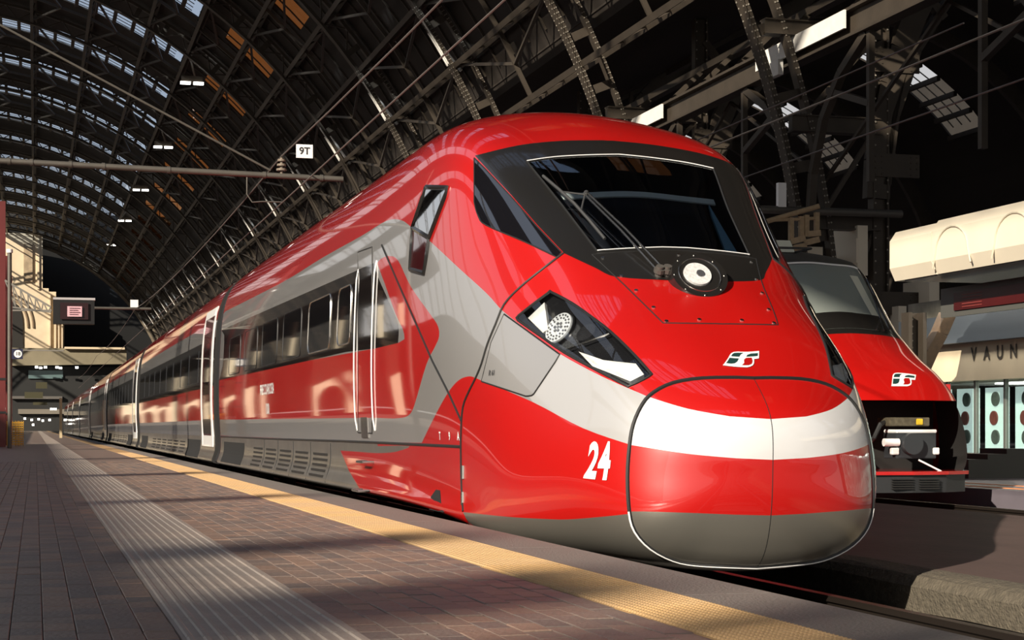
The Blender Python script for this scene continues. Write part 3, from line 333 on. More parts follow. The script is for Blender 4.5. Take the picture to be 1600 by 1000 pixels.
# seams
def seam(name, D, r=.008, off=.001, parent=None, m=RUBB, sides=(1,-1), closed=True):
    mb=MB(); D=[tuple(p) for p in D]; n=len(D)
    cut=[i for i in range(n) if (closed is not None) and D[i][0]<2e-3 and D[(i+1)%n][0]<2e-3]
    if cut: D=D[cut[0]+1:]+D[:cut[0]+1]; closed=False
    for sd_ in sides: mb.tube(curve_pts(D,off,sd_),r,6,closed)
    return mb.build(name,m,parent or cab,True)
cov=np.array(LIV['cover']); covc=[p for p in LIV['cover']]
for sd_ in (1,-1):
    o=link('coupler_cover',shell_mesh('coupler_cover',PART==1,(sd_,),.004),cab,label='rounded red cover half with silver band painted sun-bright over the front coupler')
seam('cover_seal',[p for p in covc if True],.016,.002,closed=False)
mb=MB(); mb.tube([tuple(p) for p in tw(surf_d(np.zeros(40),np.linspace(2.02,-1.99,40))+np.array([0,-.001,0]))],.0045,6); mb.build('cover_centre_seam',RUBB,cab,True)
low=[p for p in covc if p[1]<-1.15]; seam('cover_bright_lip',low,.008,.012,m=WHITE,closed=False)
link('hood_panel',shell_mesh('hood_panel',PART==2,(1,-1),.003),cab); seam('hood_panel_seam',LIV['hood_panel'],.005,.001)
for sd_ in (1,-1):
    link('side_hatch',shell_mesh('side_hatch',PART==3,(sd_,),.004),cab,label='silver access hatch below the headlight'); 
    seam('hatch_seam',LIV['hatch'],.006,.002,sides=(sd_,))
    link('cab_door',shell_mesh('cab_door',PART==4,(sd_,),.004),cab); seam('door_seal',LIV['door'],.007,.002,sides=(sd_,))
    seam('side_window_seal',LIV['side_window'],.006,.0,sides=(sd_,))
    link('side_window',shell_mesh('side_window',PART==6,(sd_,),.002,[mat('black_glass',(.006,.006,.008),.04,0,1)],0),cab,label='black triangular cab side window')
    seam('panel_seam',LIV['seam_cut'],.011,.001,sides=(sd_,),closed=False)
    seam('panel_seam',LIV['diagonal_line'],.011,.001,sides=(sd_,),closed=False)
    seam('sill_seam',LIV['sole_line'],.012,.001,sides=(sd_,),closed=False)
    for k in range(len(LIV['windows'])):
        link('window_pane',shell_mesh('window_pane',PART==20+k,(sd_,),.003,[mat('black_glass',(.006,.006,.008),.04,0,1)],0),cab)
        if k<2: seam('window_trim',LIV['windows'][k],.008,.003,m=CHROME,sides=(sd_,))
        else: seam('window_trim',LIV['windows'][k],.006,.002,m=RUBB,sides=(sd_,))
    # mirror camera housings
    g=link('mirror_camera_glass',shell_mesh('mirror_camera_glass',PART==8,(sd_,),.012,[mat('mirror_glass',(.75,.78,.8),.03,1)],0),cab,label='bright reflecting upper pane of the cab side housing')
    seam('mirror_frame',LIV['mirror_glass'],.024,.004,sides=(sd_,),m=BLACK)
    link('mirror_lower_glass',shell_mesh('mirror_lower_glass',PART==9,(sd_,),.008,[mat('smoked_glass',(.05,.008,.010),.05,0,1)],0),cab,label='dark smoked lower pane of the cab side housing')
    seam('mirror_frame',LIV['mirror_low'],.022,.004,sides=(sd_,),m=BLACK)
# ---- recessed pockets (headlight, windscreen)
def pocket(name, D, sel, depth, m, parent, sides=(1,-1), drop_centre=False):
    "dark recess under a pane: side walls along the outline and a floor"
    mb=MB()
    for sd_ in sides:
        a=curve_pts(D,0,sd_); b=curve_pts(D,-depth,sd_); n=len(a)
        mb.add(a+b,[(i,(i+1)%n,n+(i+1)%n,n+i) for i in range(n) if not (drop_centre and D[i][0]<1e-3 and D[(i+1)%n][0]<1e-3)])
    o=mb.build(name,m,parent)
    o2=link(name.replace('wall','floor'),shell_mesh(name,sel,sides,-depth,[m],0),parent)
    return o
HLB=mat('headlight_housing',(.010,.010,.011),.25,0,.5)
def frame_at(D, side=1):
    "origin, normal, up-along-body (towards the roof/back), sideways"
    p=np.array([D[0]]),np.array([D[1]]); p=(np.maximum(p[0],1e-3),p[1])
    S=surf_d(*p)[0]; N=nrm_d(*p)[0]
    if D[0]<1e-6: S[0]=0; N[0]=0
    o=Vector(tw(S,side)); n=Vector((-side*N[0],N[1],N[2])).normalized(); up=Vector((0,0,1)); up=(up-n*up.dot(n)).normalized(); return o,n,up,up.cross(n).normalized()
def disc(mb, o, n, up, r, d, seg=28, ry=None):
    sx=up.cross(n); ry=ry or r
    c=[(math.cos(2*math.pi*i/seg),math.sin(2*math.pi*i/seg)) for i in range(seg)]
    mb.add([o+sx*x*r+up*y*ry for x,y in c]+[o+n*d+sx*x*r*.96+up*y*ry*.96 for x,y in c],
      [(i,(i+1)%seg,seg+(i+1)%seg,seg+i) for i in range(seg)]+[tuple(range(seg,2*seg)),tuple(range(seg-1,-1,-1))])
LEDW=mat('lamp_reflector',(.72,.74,.76),.30,.3,1,noise=.3,nscale=40); REFL=mat('reflector_white',(.80,.78,.74),.25,.25,1,noise=.25,nscale=14)
for sd_ in (1,-1):
    hl=link('headlight',shell_mesh('headlight',PART==7,(sd_,),.003,[LENSG],0),cab,label='clear swept headlight lens over round lamps')
    seam('lens_seal',LIV['headlight'],.010,.002,parent=hl,sides=(sd_,))
    pocket('lamp_housing_wall',LIV['headlight'],PART==7,.055,HLB,hl,sides=(sd_,))
    o,n,up,sx=frame_at(LIV['big_lamp'][0],sd_); o=o-n*.055
    mb=MB(); disc(mb,o,n,up,.125,.026); mb.build('lamp_reflector',LEDW,hl,True)
    mb=MB(); disc(mb,o,n,up,.138,.014); mb.build('lamp_ring',HLB,hl,True)
    mb=MB()
    for ring,cnt,rr in ((.10,20,.008),(.075,15,.008),(.0,1,.012)):
        for i in range(cnt):
            t=2*math.pi*i/cnt; disc(mb,o+n*.026+sx*ring*math.cos(t)+up*ring*math.sin(t),n,up,rr,.006,8)
    for i in range(6):
        t=2*math.pi*i/6; disc(mb,o+n*.026+sx*.032*math.cos(t)+up*.032*math.sin(t),n,up,.012,.007,10)
    mb.build('lamp_bulbs',mat('lamp_dark',(.06,.06,.065),.2,0,1),hl,kind='stuff')
    o,n,up,sx=frame_at(LIV['small_lamp'][0],sd_); o=o-n*.055
    mb=MB(); disc(mb,o,n,up,.08,.02); mb.build('side_lamp',mat('lamp_smoke',(.03,.03,.033),.12,.3,1),hl,True)
    R_=np.array(LIV['reflector']); mb=MB()
    top=curve_pts(R_,-.012,sd_); bot=curve_pts(R_,-.05,sd_); n_=len(top)
    mb.add(top+bot,[tuple(range(n_))]+[(i,(i+1)%n_,n_+(i+1)%n_,n_+i) for i in range(n_)]); mb.build('lower_reflector',REFL,hl)
    R_=np.array(LIV['inner_trim']); mb=MB(); top=curve_pts(R_,-.02,sd_); bot=curve_pts(R_,-.05,sd_); n_=len(top)
    mb.add(top+bot,[tuple(range(n_))]+[(i,(i+1)%n_,n_+(i+1)%n_,n_+i) for i in range(n_)]); mb.build('inner_reflector',REFL,hl)
    mb=MB(); mb.tube(curve_pts(LIV['lamp_divider'],-.012,sd_),.007,6); mb.build('lamp_divider',CHROME,hl,True)
# ---- windscreen
ws=link('windscreen',shell_mesh('windscreen',PART==5,(1,-1),.004,[WSG],0),cab,label='dark slanting windscreen with black surround')
seam('windscreen_seal',LIV['windshield'],.009,.004,parent=ws)
top=[p for p in LIV['windshield'][:5*4]]; 
def edge_sub(D, f): return [p for p in D if f(*p)]
wsD=LIV['windshield']; rr=[math.hypot(*p) for p in wsD]
topE=[p for p,r_ in zip(wsD,rr) if r_>6.52]; botE=[p for p,r_ in zip(wsD,rr) if r_<4.95]
for nm,E_ in (('windscreen_top_trim',topE),('windscreen_bottom_trim',botE)):
    E_=sorted(E_,key=lambda p:math.atan2(p[0],p[1])); seam(nm,E_,.005,.010,parent=ws,m=WHITE,closed=False)
CABIN=mat('cab_interior',(.012,.014,.020),.6)
pocket('cab_interior_wall',LIV['windshield'],PART==5,.30,CABIN,ws,drop_centre=True)
def strip_on(v0,v1,u0,u1,off,side,nv=3,nu=14,th=.012):
    "a thin sheet following the body between stations v and rails u, off inside"
    V,U=np.meshgrid(np.linspace(v0,v1,nv),np.linspace(u0,u1,nu),indexing='ij'); P=V*np.sin(U*math.pi/8); Q=V*np.cos(U*math.pi/8)
    A=surf(V,U); N=nrm_d(np.maximum(P,1e-3),Q); a=tw(A+N*off,side).reshape(-1,3).tolist(); b=tw(A+N*(off-th),side).reshape(-1,3).tolist(); n=nv*nu
    fs=[]
    for i in range(nv-1):
        for j in range(nu-1):
            k=i*nu+j; fs+=[(k,k+1,k+nu+1,k+nu),(n+k,n+k+nu,n+k+nu+1,n+k+1)]
    for j in range(nu-1): fs+=[(j,n+j,n+j+1,j+1),((nv-1)*nu+j,(nv-1)*nu+j+1,n+(nv-1)*nu+j+1,n+(nv-1)*nu+j)]
    mb=MB(); mb.add(a+b,fs); return mb
mb=strip_on(6.04,6.13,0,1.20,-.08,1); m2=strip_on(6.04,6.13,0,1.36,-.08,-1); mb.add(m2.v,m2.f); mb.build('sun_blind_rail',mat('blind_rail',(.85,.90,.85),.5),ws,True)
mb=strip_on(4.97,5.12,0,1.3,-.10,1); m2=strip_on(4.97,5.12,0,1.05,-.10,-1); mb.add(m2.v,m2.f); mb.build('dashboard_top',mat('dash_grey',(.10,.13,.12),.6),ws,True)
# blue-grey blind at the right of the cab
mb=MB(); 
def sp(v,u,off,side): 
    P=np.array([v*math.sin(u*math.pi/8)]),np.array([v*math.cos(u*math.pi/8)]); return tuple(tw(surf(np.array([v]),np.array([u]))+nrm_d(*P)*off,side)[0])
q,q2=[[sp(v_,u_,of_,-1) for v_,u_ in ((6.0,1.22),(5.8,1.18),(5.0,1.08),(5.0,1.34))] for of_ in (-.07,-.09)]
mb.add(q+q2,[(0,1,2,3),(7,6,5,4)]+[(i,4+i,4+(i+1)%4,(i+1)%4) for i in range(4)]); mb.build('side_blind',mat('blind_blue',(.22,.42,.55),.5),ws)
# ---- wiper
def spn(v,u,off,side=1): return sp(max(v,.01),u,off,side)
o0,n0,u0_,s0_=frame_at(LIV['round_lamp'][0])
PIV=[Vector(spn(4.17,.50+.14*k,.03)) for k in (0,1)]
wp=MB()
tipA=Vector(spn(5.80,1.05,.07)); tipB=Vector(spn(5.84,1.0,.07))
midA=(PIV[1]+tipA)/2+Vector((0,-.01,.012)); midB=(PIV[0]+tipB)/2+Vector((0,-.01,.012))
wp.tube([PIV[1],midA,tipA],.010,6); wp.tube([PIV[0],midB,tipB],.010,6)
arm=wp.build('wiper_arm',CHROME,cab,True,label='double-rod chrome wiper arm')
mb=MB(); A_=Vector(spn(6.2,1.43,.045)); B_=Vector(spn(5.05,1.18,.04)); M_=(A_+B_)/2
mb.tube([A_,(A_*3+B_)/4+Vector((0,-.02,.012)),M_+Vector((0,-.03,.02)),(A_+B_*3)/4+Vector((0,-.02,.012)),B_],.012,6)
mb.tube([tipA,(A_*2.2+B_)/3.2+Vector((0,-.02,.02))],.007,6); mb.tube([tipA,(A_+B_*1.6)/2.6+Vector((0,-.02,.02))],.007,6); mb.tube([tipB,tipA],.018,8)
mb.build('wiper_blade',mat('wiper_grey',(.10,.10,.10),.4,.5),cab,True)
mb=MB()
for p in PIV:
    _,n_,_,_=frame_at((.5,4.1)); mb.cyl(p-n_*.05,p+n_*.05,.030,12); mb.cyl(p+n_*.0,p+n_*.03,.042,10)
mb.build('wiper_pivot',mat('pivot_metal',(.10,.09,.08),.5,.3),cab,True)
# ---- round lamp on the hood
o,n,up,sx=frame_at((0,LIV['round_lamp'][0][1])); n=Vector((0,-.80,.60)).normalized(); up=Vector((0,.60,.80)); sx=up.cross(n).normalized(); o=o+n*.055
mb=MB(); disc(mb,o-n*.16,n,up,.215,.185,40); rl=mb.build('round_top_lamp',BLACK,cab,True,label='round white lamp in a black ring on the hood')
mb=MB(); disc(mb,o+n*.02-sx*.02,n,up,.105,.02,36); mb.build('lamp_face',mat('lamp_face',(.75,.75,.73),.3,.2,1,noise=.45,nscale=55),rl,True)
mb=MB()
for i in range(8):
    mb=MB(); t=2*math.pi*i/8; mb.cyl(o+n*.015+sx*.188*math.cos(t)+up*.188*math.sin(t),o+n*.030+sx*.188*math.cos(t)+up*.188*math.sin(t),.009,8); mb.build('lamp_screw',CHROME,rl,True)
mb=MB(); disc(mb,o+n*.035,n,up,.032,.012,16); mb.build('lamp_bulb',mat('lamp_dark',(.06,.06,.065),.2,0,1),rl,True)
mb=MB(); mb.tube([o+n*.028+sx*.155*math.cos(t)+up*.155*math.sin(t) for t in np.linspace(0,2*math.pi,33)[:-1]],.006,6,True); mb.build('lamp_ring',CHROME,rl,True)
# ---- hood screws
for v_,u_ in ((4.74,.0),(4.74,1.36),(4.25,1.25),(3.84,1.19),(3.42,1.13),(3.12,1.08),(3.12,.45)):
    for sd_ in ((1,-1) if u_ else (1,)):
        p=Vector(spn(v_,u_*1.0,.0,sd_)); D_=(max(v_*math.sin(u_*math.pi/8),0),v_*math.cos(u_*math.pi/8)); _,n_,_,_=frame_at(D_,sd_)
        link('panel_screw',MB().cyl(p,p+n_*.010,.014,10).mesh('panel_screw',CHROME,True),cab)
# ---- decals: flat artwork wrapped on the body
def text_mesh(txt, size, bold=.0, space=1.):
    cu=bpy.data.curves.new('t','FONT'); cu.body=txt; cu.size=size; cu.resolution_u=4; cu.offset=bold; cu.space_character=space; cu.align_x='CENTER'; cu.align_y='CENTER'
    ob=bpy.data.objects.new('t',cu); COL.objects.link(ob); dg=bpy.context.evaluated_depsgraph_get(); me=bpy.data.meshes.new_from_object(ob.evaluated_get(dg))
    v=[tuple(p.co)[:2] for p in me.vertices]; f=[tuple(p.vertices) for p in me.polygons]
    bpy.data.objects.remove(ob,do_unlink=True); bpy.data.curves.remove(cu); bpy.data.meshes.remove(me); return v,f
def wrap(name, v2, f2, D0, m, mode='side', off=.006, side=1, parent=None, slant=0, xs=1, dirx=None):
    "2D artwork (metres) laid on the body around disk point D0"
    D0=np.array(D0,float); e=1e-3
    ex=(surf_d(D0[0]+e,D0[1])-surf_d(D0[0]-e,D0[1]))/(2*e); ey=(surf_d(D0[0],D0[1]+e)-surf_d(D0[0],D0[1]-e))/(2*e)
    J=np.stack([ex,ey],-1)                       # 3x2
    if mode=='side':
        N=nrm_d(np.array([D0[0]]),np.array([D0[1]]))[0]; up=np.array([0,0,1.]); up-=N*(up@N); up/=np.linalg.norm(up)
        fx=np.cross(N,up); fx = fx if fx[1]<0 else -fx    # towards the nose
    else:
        up=np.array([0,ey[1],ey[2]]); up/=np.linalg.norm(up); fx=np.array([-1.,0,0])
    v2=[(x*xs+y*slant,y) for x,y in v2]
    W3=np.array([fx*x+up*y for x,y in v2]); q=W3@np.linalg.pinv(J).T
    P=D0+q; S=surf_d(P[:,0],P[:,1]); Nn=nrm_d(P[:,0]+(abs(P[:,0])<1e-3)*1e-3,P[:,1])
    if mode!='side': Nn[:,0]=np.where(abs(P[:,0])<.05,0,Nn[:,0])
    W=tw(S+Nn*off,side); mb=MB(); mb.add(W.tolist(),f2); return link(name,mb.mesh(name,m,fix=False),parent or cab)
def subdiv(v,f,L):
    bm=bmesh.new(); vs_=[bm.verts.new((x,y,0)) for x,y in v]
    for q in f:
        try: bm.faces.new([vs_[i] for i in q])
        except Exception: pass
    bmesh.ops.triangulate(bm,faces=bm.faces)
    for _ in range(5):
        E_=[e for e in bm.edges if e.calc_length()>L]
        if not E_: break
        bmesh.ops.subdivide_edges(bm,edges=E_,cuts=1); bmesh.ops.triangulate(bm,faces=bm.faces)
    bm.verts.index_update(); V=[(p.co.x,p.co.y) for p in bm.verts]; F=[tuple(p.index for p in q.verts) for q in bm.faces]; bm.free(); return V,F
DEC=mat('decal_white',(.82,.81,.80),.4,0,.6); DECG=mat('decal_green',(.012,.045,.040),.4,0,.6); DECR=mat('decal_red',(.36,.005,.004),.4,0,.6)
v,f=text_mesh('24',.33,.012,1.08); v,f=subdiv(v,f,.05); v=[(x,y-.025) for x,y in v]
wrap('number_24',v,f,LIV['digits'][0],DEC,xs=.62,slant=.06)
def logo(D0, parent, mode='front', sc=1., W=None):
    "white-edged emblem: dark green slanted field with a white S-shaped swoosh and a small red corner"
    def sh(p): return [((x+.50*y)*.00413*sc,y*.0066*sc) for x,y in p]
    def c(L): return [((x-730)/14.29,-(y-475)/14.29) for x,y in L]
    outer=c([(280,680),(395,370),(430,320),(490,285),(590,270),(1190,295),(1130,468),(1000,472),(990,560),(960,620),(890,660),(810,680)])
    g1=c([(425,408),(455,350),(500,315),(600,305),(735,308),(660,350),(625,408)]); g2=c([(395,455),(615,455),(575,540),(525,590),(450,612),(338,612)])
    g3=c([(800,405),(840,360),(940,335),(1135,345),(1112,410)]); r1=c([(740,480),(800,435),(940,435),(955,520),(930,590),(850,625),(690,628),(745,570)])
    for nm,pl,m_,of in (('emblem_edge',[outer],DEC,.006),('emblem_field',[g1,g2,g3],DECG,.008),('emblem_corner',[r1],DECR,.008)):
        v=[];f=[]
        for p in pl: f.append(tuple(range(len(v),len(v)+len(p)))); v+=sh(p)
        v,f=subdiv(v,f,.04); W(nm,v,f,D0,m_,of,parent)
logo((0,LIV['logo'][0][1]),cab,W=lambda nm,v,f,D,m_,of,pa: wrap(nm,v,f,D,m_,'front',of,parent=pa),sc=1.)
v,f=text_mesh('R 61',.055,.001); v,f=subdiv(v,f,.05); wrap('hatch_mark',v,f,LIV['mark_a'][0],mat('decal_dark',(.05,.05,.05),.5),off=.010)
# ---- helpers for the straight flank
def flank_vu(w,h):
    vv,uu=9.+max(0,(w-6))/5,4.6
    for _ in range(25):
        p0=surf(vv,uu)[1:]; e=1e-4; J=np.stack([(surf(vv+e,uu)[1:]-p0)/e,(surf(vv,uu+e)[1:]-p0)/e],-1)
        st=np.clip(np.linalg.solve(J,np.array([w,h])-p0),-.5,.5); vv=min(max(vv+st[0],3),JM); uu=min(max(uu+st[1],2.2),7.4)
    return vv,uu
def flank_p(w,h,off=0,side=1):
    vv,uu=flank_vu(w,h); return Vector(sp(vv,uu,off,side))
for sd_ in (1,-1):
    for w_ in (6.02,6.98):
        mb=MB(); mb.tube([flank_p(w_,h_,.014 if 0<i<15 else .0,sd_) for i,h_ in enumerate(np.linspace(-.03,1.58,16))],.008,8); mb.build('door_handrail',WHITE,cab,True)
    mb=MB(); ps=[flank_p(w_,h_,.012,sd_) for w_,h_ in ((6.35,.10),(6.7,.10),(6.7,-.10),(6.35,-.10))]; ps2=[flank_p(w_,h_,-.01,sd_) for w_,h_ in ((6.35,.10),(6.7,.10),(6.7,-.10),(6.35,-.10))]
    mb.add(ps+ps2,[(0,1,2,3)]+[(i,4+i,4+(i+1)%4,(i+1)%4) for i in range(4)]); mb.build('door_step_recess',CHROME,cab)
    for w_,h_ in ((6.3,-.33),(6.2,-.60)):
        mb=MB(); a=flank_p(w_-.18,h_,.0,sd_); b=flank_p(w_+.18,h_,.0,sd_); o_=Vector((-sd_*.10,0,0)); mb.tube([a,a+o_,b+o_,b],.013,6); mb.build('foot_step',CHROME,cab,True)
    # skirt: vents, flap joints
    for k in range(5):
        w0=8.9+k*1.45; mb=MB()
        for j in range(5):
            h_=-.30-.06*j; a=flank_p(w0,h_,.004,sd_); b=flank_p(w0+1.0,h_,.004,sd_); mb.bar(a,b,.014,.026,(0,0,1))
        mb.build('skirt_vent',UNDER,cab)
        mb=MB(); mb.tube([flank_p(w0-.22,h_,.001,sd_) for h_ in np.linspace(-.17,-.6,6)],.006,5); mb.build('skirt_joint',RUBB,cab,True)
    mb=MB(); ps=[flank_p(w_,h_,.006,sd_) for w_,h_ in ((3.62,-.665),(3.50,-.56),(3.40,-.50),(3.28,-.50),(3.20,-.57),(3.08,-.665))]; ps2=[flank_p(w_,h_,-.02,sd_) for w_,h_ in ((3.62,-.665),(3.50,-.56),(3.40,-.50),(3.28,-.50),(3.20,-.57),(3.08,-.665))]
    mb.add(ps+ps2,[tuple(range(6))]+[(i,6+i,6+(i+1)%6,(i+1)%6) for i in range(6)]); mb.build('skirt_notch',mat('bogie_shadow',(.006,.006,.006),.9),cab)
    for h_ in (-.34,-.54):
        p=flank_p(2.62,h_,0,sd_); mb=MB(); mb.cyl(p-Vector((0,0,.05)),p+Vector((0,0,.05)),.02,8); mb.build('skirt_latch',CHROME,cab,True)
for tx,w_,h_ in (('FRECCIAROSSA',13.9,.52),):
    v,f=text_mesh(tx,.20,.004); v,f=subdiv(v,f,.3); vv,uu=flank_vu(w_,h_); wrap('side_lettering',v,f,(vv*math.sin(uu*math.pi/8),vv*math.cos(uu*math.pi/8)),DEC,xs=1.1)
v,f=text_mesh('1000',.20,.004); v,f=subdiv(v,f,.3); vv,uu=flank_vu(13.9,.25); wrap('side_lettering',v,f,(vv*math.sin(uu*math.pi/8),vv*math.cos(uu*math.pi/8)),DEC)
for tx,w_ in (('T',3.25),('9',2.95),('A',2.7)):
    v,f=text_mesh(tx,.09,.002); vv,uu=flank_vu(w_,-.07); wrap('sill_mark',v,f,(vv*math.sin(uu*math.pi/8),vv*math.cos(uu*math.pi/8)),DEC)
# ================================================================== coaches
us=np.linspace(0,8,65); prof=surf(np.full_like(us,JM),us)           # constant section
def uh(h): 
    k=np.argmin(abs(prof[8:,2]-h))+8; return us[k]
HB=[1.97,1.66,.78,.14,-.145]; UB=[uh(h) for h in HB]
def sec(scale=1., u0=0, u1=8, n=40, off=0.):
    uu=np.unique(np.concatenate([np.linspace(u0,u1,n),[b for b in UB if u0<b<u1]])); P=surf(np.full_like(uu,JM),uu)
    L=[(-p[0]*scale-off*(p[0]>.3),p[2]*1+off*(p[0]<=.3)) for p in P]; return uu,L
def ring_mesh(name, y0, y1, mats, mfun, off=0., cap=True, smooth=True):
    uu,L=sec(off=off); n=len(uu); full=[(x,z) for x,z in L]+[(-x,z) for x,z in L[::-1][1:-1]]; N_=len(full)
    mb=MB(); vs=[(x,y0,z) for x,z in full]+[(x,y1,z) for x,z in full]
    fs=[(i,(i+1)%N_,N_+(i+1)%N_,N_+i) for i in range(N_)]; mb.add(vs,fs)
    mid=[(uu[i]+uu[i+1])/2 for i in range(n-1)]; mm=[mfun(u_) for u_ in mid]+[mfun(u_) for u_ in mid[::-1]]; mb.m=mm[:N_]
    if cap: mb.add([],[tuple(range(N_)),tuple(range(2*N_-1,N_-1,-1))]) if False else (mb.f.extend([tuple(range(N_)),tuple(range(2*N_-1,N_-1,-1))]), mb.m.extend([min(6,len(mats)-1)]*2))
    return mb.mesh(name,mats,smooth)
def liv(u_):
    if u_<UB[0]: return 0
    if u_<UB[1]: return 1
    if u_<UB[2]: return 3
    if u_<UB[3]: return 0
    if u_<UB[4]: return 1
    if u_<7.0: return 5
    return 6
CL=23.6; coach_me=ring_mesh('coach_body',0,CL,PAINTS,liv)
gait_me=ring_mesh('gangway_gaiter',0,.9,[RUBB],lambda u_:0,off=-.05,smooth=True)
def flank_patch(name, rects, m, off0, off1, sidex=-1):
    "blocks standing on the coach side: rects (y0,y1,h0,h1)"
    mb=MB()
    for y0,y1,h0,h1 in rects:
        hs=np.linspace(h0,h1,9); X=[-float(np.interp(h,prof[8:,2][::-1],prof[8:,0][::-1])) for h in hs]
        for i in range(8):
            mb.add([(X[i]-off0,y0,hs[i]),(X[i+1]-off0,y0,hs[i+1]),(X[i+1]-off0,y1,hs[i+1]),(X[i]-off0,y1,hs[i]),(X[i]-off1,y0,hs[i]),(X[i+1]-off1,y0,hs[i+1]),(X[i+1]-off1,y1,hs[i+1]),(X[i]-off1,y1,hs[i])],
                   [(4,5,6,7),(0,1,5,4),(2,3,7,6),(0,4,7,3),(1,2,6,5)])
    if sidex>0: mb.v=[(-x,y,z) for x,y,z in mb.v]
    return mb.mesh(name,m)
BG=mat('black_glass',(.006,.006,.008),.04,0,1)
frames={}; 
for sx_ in (-1,1):
    frames[sx_]=dict(
      frame=flank_patch('door_frame',[(.22,.44,-.35,2.20),(2.20,2.38,-.35,2.20),(.44,2.20,2.04,2.20),(.44,2.20,-.35,-.15)],WHITE,-.02,.012,sx_),
      leaf=flank_patch('door_leaf',[(.44,2.20,-.15,2.04)],mat('door_leaf_paint',(.10,.012,.012),.3,0,1),-.03,.004,sx_),
      pane=flank_patch('door_window',[(.75,1.85,.62,1.55)],BG,0,.008,sx_),
      low=flank_patch('door_lower_panel',[(.50,2.10,-.12,.16)],BLACK,0,.007,sx_),
      win=flank_patch('window_pane',[(0,1.7,.88,1.50)],BG,0,.006,sx_),
      vent=flank_patch('skirt_vent',[(0,1.3,-.32-.07*j,-.29-.07*j) for j in range(4)],UNDER,0,.006,sx_))
bog=MB()
for y_ in (0,2.6):
    for x_ in (-.75,.75): bog.cyl((x_-.065,y_,-.70),(x_+.065,y_,-.70),.45,20)
    bog.cyl((-.9,y_,-.70),(.9,y_,-.70),.09,10)
bog.box(-1.12,-.98,-.5,3.1,-.75,-.55); bog.box(.98,1.12,-.5,3.1,-.75,-.55); bog.box(-1.0,1.0,1.0,1.6,-.8,-.5)
bog_me=bog.mesh('bogie',UNDER,True)
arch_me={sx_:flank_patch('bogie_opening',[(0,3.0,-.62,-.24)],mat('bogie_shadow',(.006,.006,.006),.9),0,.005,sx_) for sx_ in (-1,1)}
def at_train(name, me, parent, y, label=None): 
    o=link(name,me,parent,label=label); o.location=(0,y,0); return o
for k in range(7):
    wst=21.6+25*k
    co=link('coach',coach_me,train,label='red and silver passenger coach, number %d behind the leading car'%(k+1) if k<3 else None)
    co.location=(0,wst,EYE+.45)
    g=link('gangway_gaiter',gait_me,train); g.location=(0,wst-.95,EYE+.45)
    for sx_ in (-1,1):
        F_=frames[sx_]
        for yy in (.1,):
            at_train('door_frame',F_['frame'],co,yy,'white door surround'); at_train('door_leaf',F_['leaf'],co,yy); at_train('door_window',F_['pane'],co,yy); at_train('door_lower_panel',F_['low'],co,yy)
        for j in range(9 if k<4 else 0): at_train('window_pane',F_['win'],co,3.2+j*2.22)
        if k<3:
            for j in range(6): at_train('skirt_vent',F_['vent'],co,6.6+j*1.9)
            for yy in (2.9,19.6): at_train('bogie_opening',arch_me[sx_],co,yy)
for y_ in (3.3,17.2):
    b_=link('bogie',bog_me,train); b_.location=(0,y_,EYE+.45)
for k in range(7):
    for y_ in (3.1,19.8):
        b_=link('bogie',bog_me,train); b_.location=(0,21.6+25*k+y_,EYE+.45)
for sx_ in (-1,1):
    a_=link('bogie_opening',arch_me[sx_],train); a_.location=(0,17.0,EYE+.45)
# ================================================================== hall roof
AX, AZ = -9.0, 2.5
def arc(R,t): t=math.radians(t); return (AX+R*math.sin(t), AZ+R*math.cos(t))
ceiling=link('ceiling',None,label='great steel arched station roof with skylights',kind='structure')
RIBY=[59+18*k for k in range(-5,18)]
def rib_chord(R,t0,t1,w,h,step=3.0,cx=AX,cz=AZ):
    mb=MB(); ts=np.arange(t0,t1+.01,step); P=[]
    for t in ts:
        r=math.radians(t); P.append((cx+R*math.sin(r),cz+R*math.cos(r)))
    for (x0,z0),(x1,z1) in zip(P[:-1],P[1:]): mb.bar((x0,0,z0),(x1,0,z1),w,h,(0,1,0)) if False else mb.bar((x0,0,z0),(x1,0,z1),w,h,(x0-cx,0,z0-cz))
    return mb
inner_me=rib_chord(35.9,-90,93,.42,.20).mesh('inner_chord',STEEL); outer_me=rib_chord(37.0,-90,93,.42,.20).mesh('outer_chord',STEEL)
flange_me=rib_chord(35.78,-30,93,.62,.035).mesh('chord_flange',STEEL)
plate=MB().box(-.20,.20,-.03,.03,-.55,.55); plate.box(-.55,-.0,-.035,.035,.42,.56) if False else None
plate_me=plate.mesh('lattice_plate',STEEL)
rv=MB()
for t in np.arange(54,93,.38):
    for R in (35.76,):
        for dy in (-.22,.22):
            x,z=arc(R,t); x2,z2=arc(R-.03,t); rv.cyl((x,dy,z),(x2,dy,z2),.035,6)
    for R in (35.85,35.95,36.95,37.05):
        x,z=arc(R,t); rv.cyl((x,-.21,z),(x,-.245,z),.032,6)
rivet_me=rv.mesh('rivets',STEELW)
inner2=rib_chord(35.9,-40,93,.42,.20).mesh('inner_chord',STEEL); outer2=rib_chord(37.0,-40,93,.42,.20).mesh('outer_chord',STEEL)
